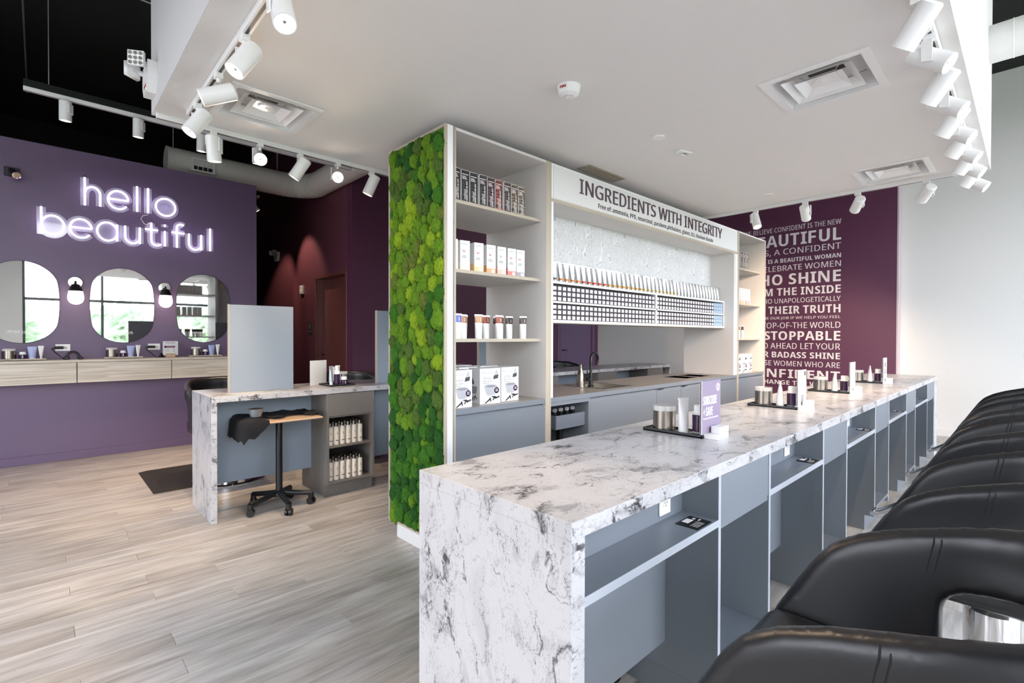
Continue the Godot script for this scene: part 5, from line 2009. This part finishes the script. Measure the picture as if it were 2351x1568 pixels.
func spot(at: Vector3, aim: Vector3, label, group, energy = 1.0, bright := false, drop := 0.075, hung := false):
	# at: point on the underside of the rail
	if not hung:
		at = V(at.x * LIFT, at.y + 0.06, at.z * LIFT)
	var t = thing("track_spot", label, "track light", at, 0.0, group)
	O = Vector3.ZERO
	aim = aim.normalized()
	boxm(-0.016, -0.022, -0.022, 0.016, 0.004, 0.022, 0.002, "adapter", M.white_metal, t)
	var p := V(0, -drop - 0.02, 0)
	var side := aim.cross(Vector3.UP)
	if side.length() < 0.2:
		side = V(0.72, 0, 0.69)
	side = side.normalized()
	var st := S()
	var b := Basis(side, Vector3.UP, side.cross(Vector3.UP))
	var xf := Transform3D(b, Vector3.ZERO)
	lathe(st, [[0.009, -0.04], [0.009, -0.02]], 10)
	slab(st, PackedVector2Array([Vector2(-0.018, -0.035), Vector2(0.018, -0.035), Vector2(0.018, p.y - 0.02), Vector2(-0.018, p.y - 0.03)]), 0.006, Transform3D(Basis(side.cross(Vector3.UP), Vector3.UP, -side), side * 0.046))
	put(st, "arm", M.white_metal, t)
	var ax := Transform3D(frame_of(aim), p)
	st = S()
	loft(st, [[-0.075, 0.032, 0.032], [-0.068, 0.039, 0.039], [0.078, 0.039, 0.039]], 28, ax, false)
	disc(st, -0.075, 0.032, 0.032, 28, ax, -1.0)
	loft(st, [[0.078, 0.039, 0.039], [0.078, 0.0355, 0.0355]], 28, ax, false)
	loft(st, [[0.078, 0.0355, 0.0355], [0.066, 0.033, 0.033]], 28, ax, false)
	put(st, "housing", M.white_metal, t)
	st = S()
	disc(st, 0.067, 0.0335, 0.0335, 28, ax)
	put(st, "lens", M.lens_bright if bright else M.lens, t)
	st = S()
	lathe(st, [[0.006, 0.0672], [0.006, 0.0685]], 8, ax)
	put(st, "chip", M.letter_grey, t)
	var l := SpotLight3D.new()
	l.name = "spot_beam"
	l.light_color = Color(1.0, 0.87, 0.73)
	l.light_energy = energy
	l.light_size = 0.03
	l.spot_angle = 32.0
	l.spot_angle_attenuation = 0.6
	l.spot_range = 16.0
	l.spot_attenuation = 2.0
	l.shadow_enabled = true
	var z := -aim
	var x := (Vector3.UP if absf(aim.y) < 0.95 else Vector3.RIGHT).cross(z).normalized()
	l.transform = Transform3D(Basis(x, z.cross(x), z), p + aim * 0.081)
	t.add_child(l)
	return t

func rails():
	var E := 1.0
	# left rail over the floor
	rail(V(0.585, 2.47, -3.1), V(0.585, 2.47, -0.9), "white light rail along the left edge of the ceiling")
	var g := "spots on the left rail"
	spot(V(0.585, 2.47, -1.72), V(-0.03, -0.85, 0.46), "white spotlight at the top of the picture on left rail", g, E)
	spot(V(0.585, 2.47, -2.13), V(-0.5, -0.8, 0.08), "white spotlight second from the top on left rail", g, E)
	spot(V(0.585, 2.47, -2.52), V(-0.86, -0.4, -0.26), "white spotlight third on left rail, turned to the left", g, E)
	spot(V(0.585, 2.47, -2.92), V(-0.5, -0.78, 0.05), "white spotlight at the far end of left rail", g, E)
	# rail along the back edge of the dropped ceiling
	rail(V(0.46, 2.47, -3.26), V(2.9, 2.47, -3.26), "white light rail along the back edge of the ceiling")
	g = "spots on the back rail"
	spot(V(0.73, 2.47, -3.26), V(0.1, -1, -0.1), "white spotlight pointing down, first on back rail", g, E)
	spot(V(0.98, 2.47, -3.26), V(-0.25, -0.32, 0.92), "glaring spotlight pointing at the camera, left on back rail", g, E * 0.8, true)
	spot(V(1.22, 2.47, -3.26), V(-0.45, -0.85, -0.3), "white spotlight between the two glaring ones on back rail", g, E)
	spot(V(1.47, 2.47, -3.26), V(-0.38, -0.3, 0.87), "glaring spotlight pointing at the camera, right on back rail", g, E * 0.8, true)
	spot(V(1.72, 2.47, -3.26), V(-0.3, -0.9, -0.25), "white spotlight beside the moss wall on back rail", g, E)
	# hung rail before the mirror wall
	var hr = rail(V(-0.08, 3.13, -5.2), V(2.5, 3.13, -5.2), "white light rail hung on cables before the purple wall", true)
	O = hr.position
	boxm(-0.08, 3.16, -5.215, 2.5, 3.215, -5.185, 0.002, "carrier", M.black_deck, hr)
	for x in [0.06, 1.05, 2.2]:
		var st := S()
		rod(st, V(x, 3.21, -5.2), V(x, 4.6, -5.2), 0.0035, 6)
		put(st, "cable", M.aluminium, hr)
	g = "spots on the hung rail"
	for i in 5:
		spot(V([0.154, 0.61, 1.07, 1.535, 1.95][i], 3.13, -5.2), V(0.0, -1, -0.12), "white spotlight pointing down, %s on the hung rail" % ["leftmost", "second from left", "third from left", "fourth from left", "fifth from left"][i], g, E * 1.2, false, 0.06, true)
	# rail at the far edge
	rail(V(4.8, 2.47, -2.9), V(4.8, 2.47, -0.4), "white light rail along the far edge of the ceiling")
	g = "spots on the far rail"
	spot(V(4.8, 2.47, -2.26), V(0.6, -0.6, 0.3), "white spotlight half hidden by the header sign", g, E * 0.8)
	spot(V(4.8, 2.47, -1.77), V(-0.25, -0.85, 0.3), "white spotlight with lit lens, second on far rail", g, E)
	spot(V(4.8, 2.47, -1.36), V(0.8, -0.6, -0.1), "white spotlight pointing down, third on far rail", g, E * 1.9)
	spot(V(4.8, 2.47, -0.98), V(0.8, -0.45, -0.45), "white spotlight tilted left, fourth on far rail", g, E * 1.9)
	spot(V(4.8, 2.47, -0.55), V(0.75, -0.5, -0.5), "white spotlight by the far corner of the ceiling", g, E * 1.9)
	# crowded rail along the right edge
	rail(V(1.5, 2.47, -0.28), V(4.8, 2.47, -0.28), "white light rail along the right edge of the ceiling")
	g = "spots on the right rail"
	var xs := [1.9, 2.2, 2.5, 2.8, 3.05, 3.3, 3.5, 3.72, 3.92, 4.12, 4.3, 4.5, 4.72]
	for i in 13:
		var aim := V(-0.1, -0.6, 0.8) if i % 2 == 0 else V(0.3, -0.75, -0.6)
		spot(V(xs[i], 2.47, -0.28), aim, "white spotlight turned %s, %s from the camera on right rail" % ["to the window" if i % 2 == 0 else "to the island", ORD[i]], g, E)
	# short rail in the hall
	var s = rail(V(2.35, 3.35, -9.2), V(2.35, 3.35, -7.9), "short white light rail hung in the dark hall", true)
	O = s.position
	var st := S()
	rod(st, V(2.35, 3.38, -8.1), V(2.35, 4.6, -8.1), 0.0035, 6)
	put(st, "cable", M.black_deck, s)
	spot(V(2.35, 3.35, -8.5), V(0.35, -0.8, -0.3), "white spotlight at the wall edge on the hall rail", "spots on the hall rail", E * 1.1, false, 0.075, true)
	spot(V(2.35, 3.35, -8.1), V(0.55, -0.75, 0.15), "white spotlight at the right end of the hall rail", "spots on the hall rail", E * 1.1, false, 0.075, true)

# ------------------------------------------------------------------ chairs
func smax(a, b, k) -> float:
	var h := clampf(0.5 + 0.5 * (a - b) / k, 0.0, 1.0)
	return lerpf(b, a, h) + k * h * (1.0 - h)

func shell_top(z) -> float:
	var zs := [-0.43, -0.385, -0.335, -0.285, -0.245, -0.205, -0.145, -0.07, 0.02, 0.11, 0.22, 0.40]
	var ys := [0.28, 0.42, 0.54, 0.63, 0.70, 0.75, 0.79, 0.822, 0.85, 0.875, 0.90, 0.91]
	if z <= zs[0]:
		return ys[0]
	for i in zs.size() - 1:
		if z <= zs[i + 1]:
			return lerpf(ys[i], ys[i + 1], (z - zs[i]) / (zs[i + 1] - zs[i]))
	return ys[-1]

func chair_shell(x, y, z) -> float:
	var ax := absf(x)
	var lean := 0.03 * clampf((y - 0.4) / 0.4, 0.0, 1.0)
	var half := 0.275 + lean
	var plan: float
	if z < 0.04:
		plan = absf(ax - half)
	else:
		plan = absf(Vector2(x, (z - 0.04) * (1.0 - 0.12 * lean / 0.03)).length() - half)
	var t := 0.034 - 0.006 * clampf((y - 0.4) / 0.4, 0.0, 1.0)
	var d := plan - t
	d = smax(d, (y - shell_top(z)) * 0.72, 0.035)
	d = smax(d, 0.44 - y, 0.03)
	d = smax(d, -0.46 - z, 0.03)
	# the opening under each arm
	if z < 0.30:
		var u := V(0, (y - (0.632 + 0.15 * (z - 0.10))) / 0.088, (z - 0.13) / 0.11)
		var hole := (sqrt(sqrt(pow(u.y, 4) + pow(u.z, 4))) - 1.0) * 0.088
		d = smax(d, -hole, 0.018)
	return d

func chair_seat(x, y, z) -> float:
	var q := V(absf(x) - 0.225, absf(y - 0.48) - 0.02, absf(z + 0.035) - 0.275)
	return V(maxf(q.x, 0), maxf(q.y, 0), maxf(q.z, 0)).length() + minf(maxf(q.x, maxf(q.y, q.z)), 0.0) - 0.045

func chairs():
	var shell := nets(V(-0.38, 0.27, -0.56), V(0.38, 0.98, 0.42), 0.0125, chair_shell)
	var seat := nets(V(-0.30, 0.39, -0.40), V(0.30, 0.58, 0.33), 0.015, chair_seat)
	var labels := ["black leather salon chair nearest the camera at the marble bar", "black leather salon chair second along the marble bar", "black leather salon chair third along the marble bar", "black leather salon chair fourth along the marble bar", "black leather salon chair farthest along the marble bar",
		"black leather chair at left end behind the rear counter", "black leather chair behind the rear counter, past the trolley", "black leather chair behind rear counter, hidden by the shelves", "black leather chair behind rear counter, seen past the faucet", "black leather chair at far end behind the rear counter"]
	var proto = null
	for k in 10:
		var front := k < 5
		var at := V(1.25 + 1.2 * (k % 5), 0, (-0.16 if k == 0 else -0.09) if front else -5.06)
		var turn := 0.0 if front else PI
		if proto != null:
			copy_of(proto, at, turn, labels[k], "salon chairs at the bar" if front else "salon chairs at the rear counter")
			continue
		proto = thing("salon_chair", labels[k], "chair", at, turn, "salon chairs at the bar")
		O = Vector3.ZERO
		put_mesh(shell, "shell", M.leather, proto)
		put_mesh(seat, "seat", M.leather, proto)
		for s in [-1, 1]:
			for e in [0.0, 0.014]:
				var st := S()
				var pts := []
				for i in 25:
					var y := 0.70
					var x := 0.0
					var z: float = 0.005 + e
					var a := PI * (i - 8) / 8.0
					if i < 8:
						y = 0.73 + 0.085 * i / 8.0
						x = -1.0
						z -= 0.015 * (8 - i) / 8.0
					elif i <= 16:
						y = 0.815 + 0.0215 * sin(a)
						x = -cos(a)
					else:
						y = 0.815 - 0.085 * (i - 16) / 8.0
						x = 1.0
						z -= 0.015 * (i - 16) / 8.0
					var mid := 0.275 + 0.03 * clampf((y - 0.4) / 0.4, 0.0, 1.0)
					pts.append(V(s * (mid + x * 0.0275), y, z))
				tube(st, pts, 0.0016, 5)
				put(st, "seam", M.thread, proto)
		var st := S()
		lathe(st, [[0.075, 0.03], [0.075, 0.335], [0.07, 0.345]], 32)
		lathe(st, [[0.045, 0.34], [0.045, 0.40]], 24)
		put(st, "column", M.chrome, proto)
		st = S()
		lathe(st, [[0.30, 0.0], [0.305, 0.008], [0.29, 0.018], [0.09, 0.034]], 48)
		put(st, "base", M.chrome, proto)
		st = S()
		box(st, -0.14, 0.395, -0.16, 0.14, 0.42, 0.16, 0.006)
		put(st, "seat_plate", M.black, proto)
		st = S()
		tube(st, [V(0, 0.41, -0.22), V(0, 0.36, -0.38), V(0, 0.262, -0.52), V(0, 0.24, -0.565)], 0.017, 12)
		tube(st, [V(-0.055, 0.25, -0.555), V(0.055, 0.25, -0.555)], 0.014, 12)
		put(st, "footrest", M.chrome, proto)
		st = S()
		tube(st, [V(-0.06, 0.20, -0.02), V(-0.16, 0.19, 0.05), V(-0.2, 0.17, 0.16)], 0.008, 8)
		put(st, "pump_lever", M.chrome, proto)

# ------------------------------------------------------------------ fittings high up
func fixtures():
	# left duct behind the mirror wall
	var t = thing("air_duct", "fat grey round duct with grille above the purple wall", "duct", V(1.2, 3.52, -7.55))
	var st := S()
	var pts := [V(1.18, 3.52, -7.55), V(1.6, 3.52, -7.55), V(2.2, 3.52, -7.55), V(2.55, 3.52, -7.55)]
	for i in 9:
		var a := PI / 2 * i / 8.0
		pts.append(V(2.6 + 0.36 * sin(a), 3.52, -7.19 - 0.36 * cos(a)))
	pts.append(V(2.96, 3.52, -6.6))
	pts.append(V(2.96, 3.52, -4.6))
	tube(st, pts, 0.17, 28)
	put(st, "pipe", M.duct, t)
	for i in 10:
		st = S()
		var a := PI / 2 * i / 9.0
		var c := V(2.6 + 0.36 * sin(a), 3.52, -7.19 - 0.36 * cos(a))
		var dir := V(cos(a), 0, sin(a))
		lathe(st, [[0.171, -0.006], [0.175, 0.0], [0.171, 0.006]], 28, Transform3D(frame_of(dir), c))
		put(st, "elbow_rib", M.duct, t)
	st = S()
	lathe(st, [[0.174, 0.0], [0.174, 0.02]], 28, Transform3D(frame_of(Vector3.RIGHT), V(1.16, 3.52, -7.55)))
	put(st, "end_cap", M.duct, t)
	st = S()
	box(st, 1.40, 3.40, -7.40, 1.67, 3.425, -7.365)
	box(st, 1.40, 3.55, -7.40, 1.67, 3.575, -7.365)
	box(st, 1.40, 3.425, -7.40, 1.43, 3.55, -7.365)
	box(st, 1.64, 3.425, -7.40, 1.67, 3.55, -7.365)
	var gr = put(st, "grille_frame", M.white_metal, t)
	for k in 3:
		boxm(1.475 + k * 0.055, 3.425, -7.385, 1.482 + k * 0.055, 3.55, -7.375, 0, "bar", M.white_metal, gr)
	boxm(1.43, 3.484, -7.385, 1.64, 3.491, -7.375, 0, "bar", M.white_metal, gr)
	boxm(1.43, 3.425, -7.39, 1.64, 3.55, -7.387, 0, "dark_back", M.black, gr)
	for x in [1.24, 2.5]:
		st = S()
		rod(st, V(x, 3.68, -7.55), V(x, 4.6, -7.55), 0.006, 6)
		put(st, "hanger", M.aluminium, t)
	# right duct coming out of the fascia
	t = thing("air_duct", "white round duct coming out of the ceiling box, top right", "duct", V(4.85, 3.36, 1.2))
	st = S()
	tube(st, [V(4.85, 3.36, -0.23), V(4.85, 3.36, 1.0), V(4.85, 3.36, 2.6)], 0.125, 28)
	put(st, "pipe", M.duct_white, t)
	for i in 6:
		st = S()
		lathe(st, [[0.1255, -0.005], [0.129, 0.0], [0.1255, 0.005]], 28, Transform3D(frame_of(Vector3.BACK), V(4.85, 3.36, -0.1 + i * 0.13)))
		put(st, "seam_rib", M.duct_white, t)
	st = S()
	rod(st, V(4.85, 3.48, 1.5), V(4.85, 4.6, 1.5), 0.006, 6)
	put(st, "hanger", M.aluminium, t)
	# emergency light on the fascia corner
	emergency(V(0.47, 2.71, -3.37), Basis(Vector3.UP, -PI / 2), "white emergency light on the corner of the dropped ceiling")
	# small ceiling fittings
	var first := get_child_count()
	t = thing("fire_detector", "round white detector marked FIRE on the ceiling", "alarm", V(1.846, 2.5, -1.544))
	var at := Transform3D(Basis.IDENTITY, V(1.846, 2.5, -1.544))
	st = S()
	lathe(st, [[0.030, -0.048], [0.05, -0.04], [0.056, -0.02], [0.06, 0.0]], 32, at)
	put(st, "case", M.white_gloss, t)
	st = S()
	lathe(st, [[0.012, -0.062], [0.02, -0.056], [0.022, -0.046]], 20, at)
	put(st, "strobe_lens", M.clear_plastic, t)
	st = S()
	lathe(st, [[0.024, -0.052], [0.025, -0.046]], 20, at)
	put(st, "ring", M.chrome, t)
	var dir := V(-0.95, -0.25, 0.2).normalized()
	var zz := dir
	var xx := Vector3.UP.cross(zz).normalized()
	lettering(t, "word", "FIRE", M.red_print, V(-0.057, -0.018, 0.010), 0.034, 0.011, Basis(xx, zz.cross(xx), zz), true, 0.003)
	for q in [[V(2.694, 2.5, -1.555), "small round cover plate on the ceiling by the motion sensor"], [V(4.437, 2.5, -1.539), "small round cover plate on the ceiling by far rail"]]:
		t = thing("cover_plate", q[1], "cover plate", q[0], 0.0, "round plates on the ceiling")
		O = Vector3.ZERO
		st = S()
		lathe(st, [[0.036, -0.006], [0.04, -0.003], [0.04, 0.0]], 28)
		put(st, "disc", M.white_gloss, t)
	t = thing("motion_sensor", "small white rectangular sensor on the ceiling above the header", "sensor", V(3.02, 2.5, -1.561), -0.3)
	O = Vector3.ZERO
	boxm(-0.055, -0.012, -0.025, 0.055, 0, 0.025, 0.003, "case", M.white_gloss, t)
	boxm(-0.02, -0.022, -0.015, 0.02, -0.012, 0.015, 0.003, "eye", M.chrome, t)
	for i in range(first, get_child_count()):
		lift(get_child(i), false)
	# thin conduits under the black deck
	var lines := [[V(-3.0, 4.35, -5.6), V(3.0, 4.35, -5.6), "thin pipe across the black ceiling, nearer the wall"], [V(-3.0, 4.35, -4.6), V(3.0, 4.35, -4.6), "thin pipe across the black ceiling, nearer the camera"], [V(-0.1, 4.45, -9.0), V(-0.1, 4.45, -4.0), "thin pipe under the black ceiling towards the back"]]
	for l in lines:
		t = thing("conduit", l[2], "pipe", l[0], 0.0, "thin pipes under the black ceiling")
		st = S()
		rod(st, l[0], l[1], 0.008, 8)
		put(st, "pipe", M.aluminium, t)
		st = S()
		for e in [0.15, 0.85]:
			var p: Vector3 = l[0].lerp(l[1], e)
			rod(st, p, V(p.x, 4.6, p.z), 0.004, 6)
		put(st, "hangers", M.black_deck, t)
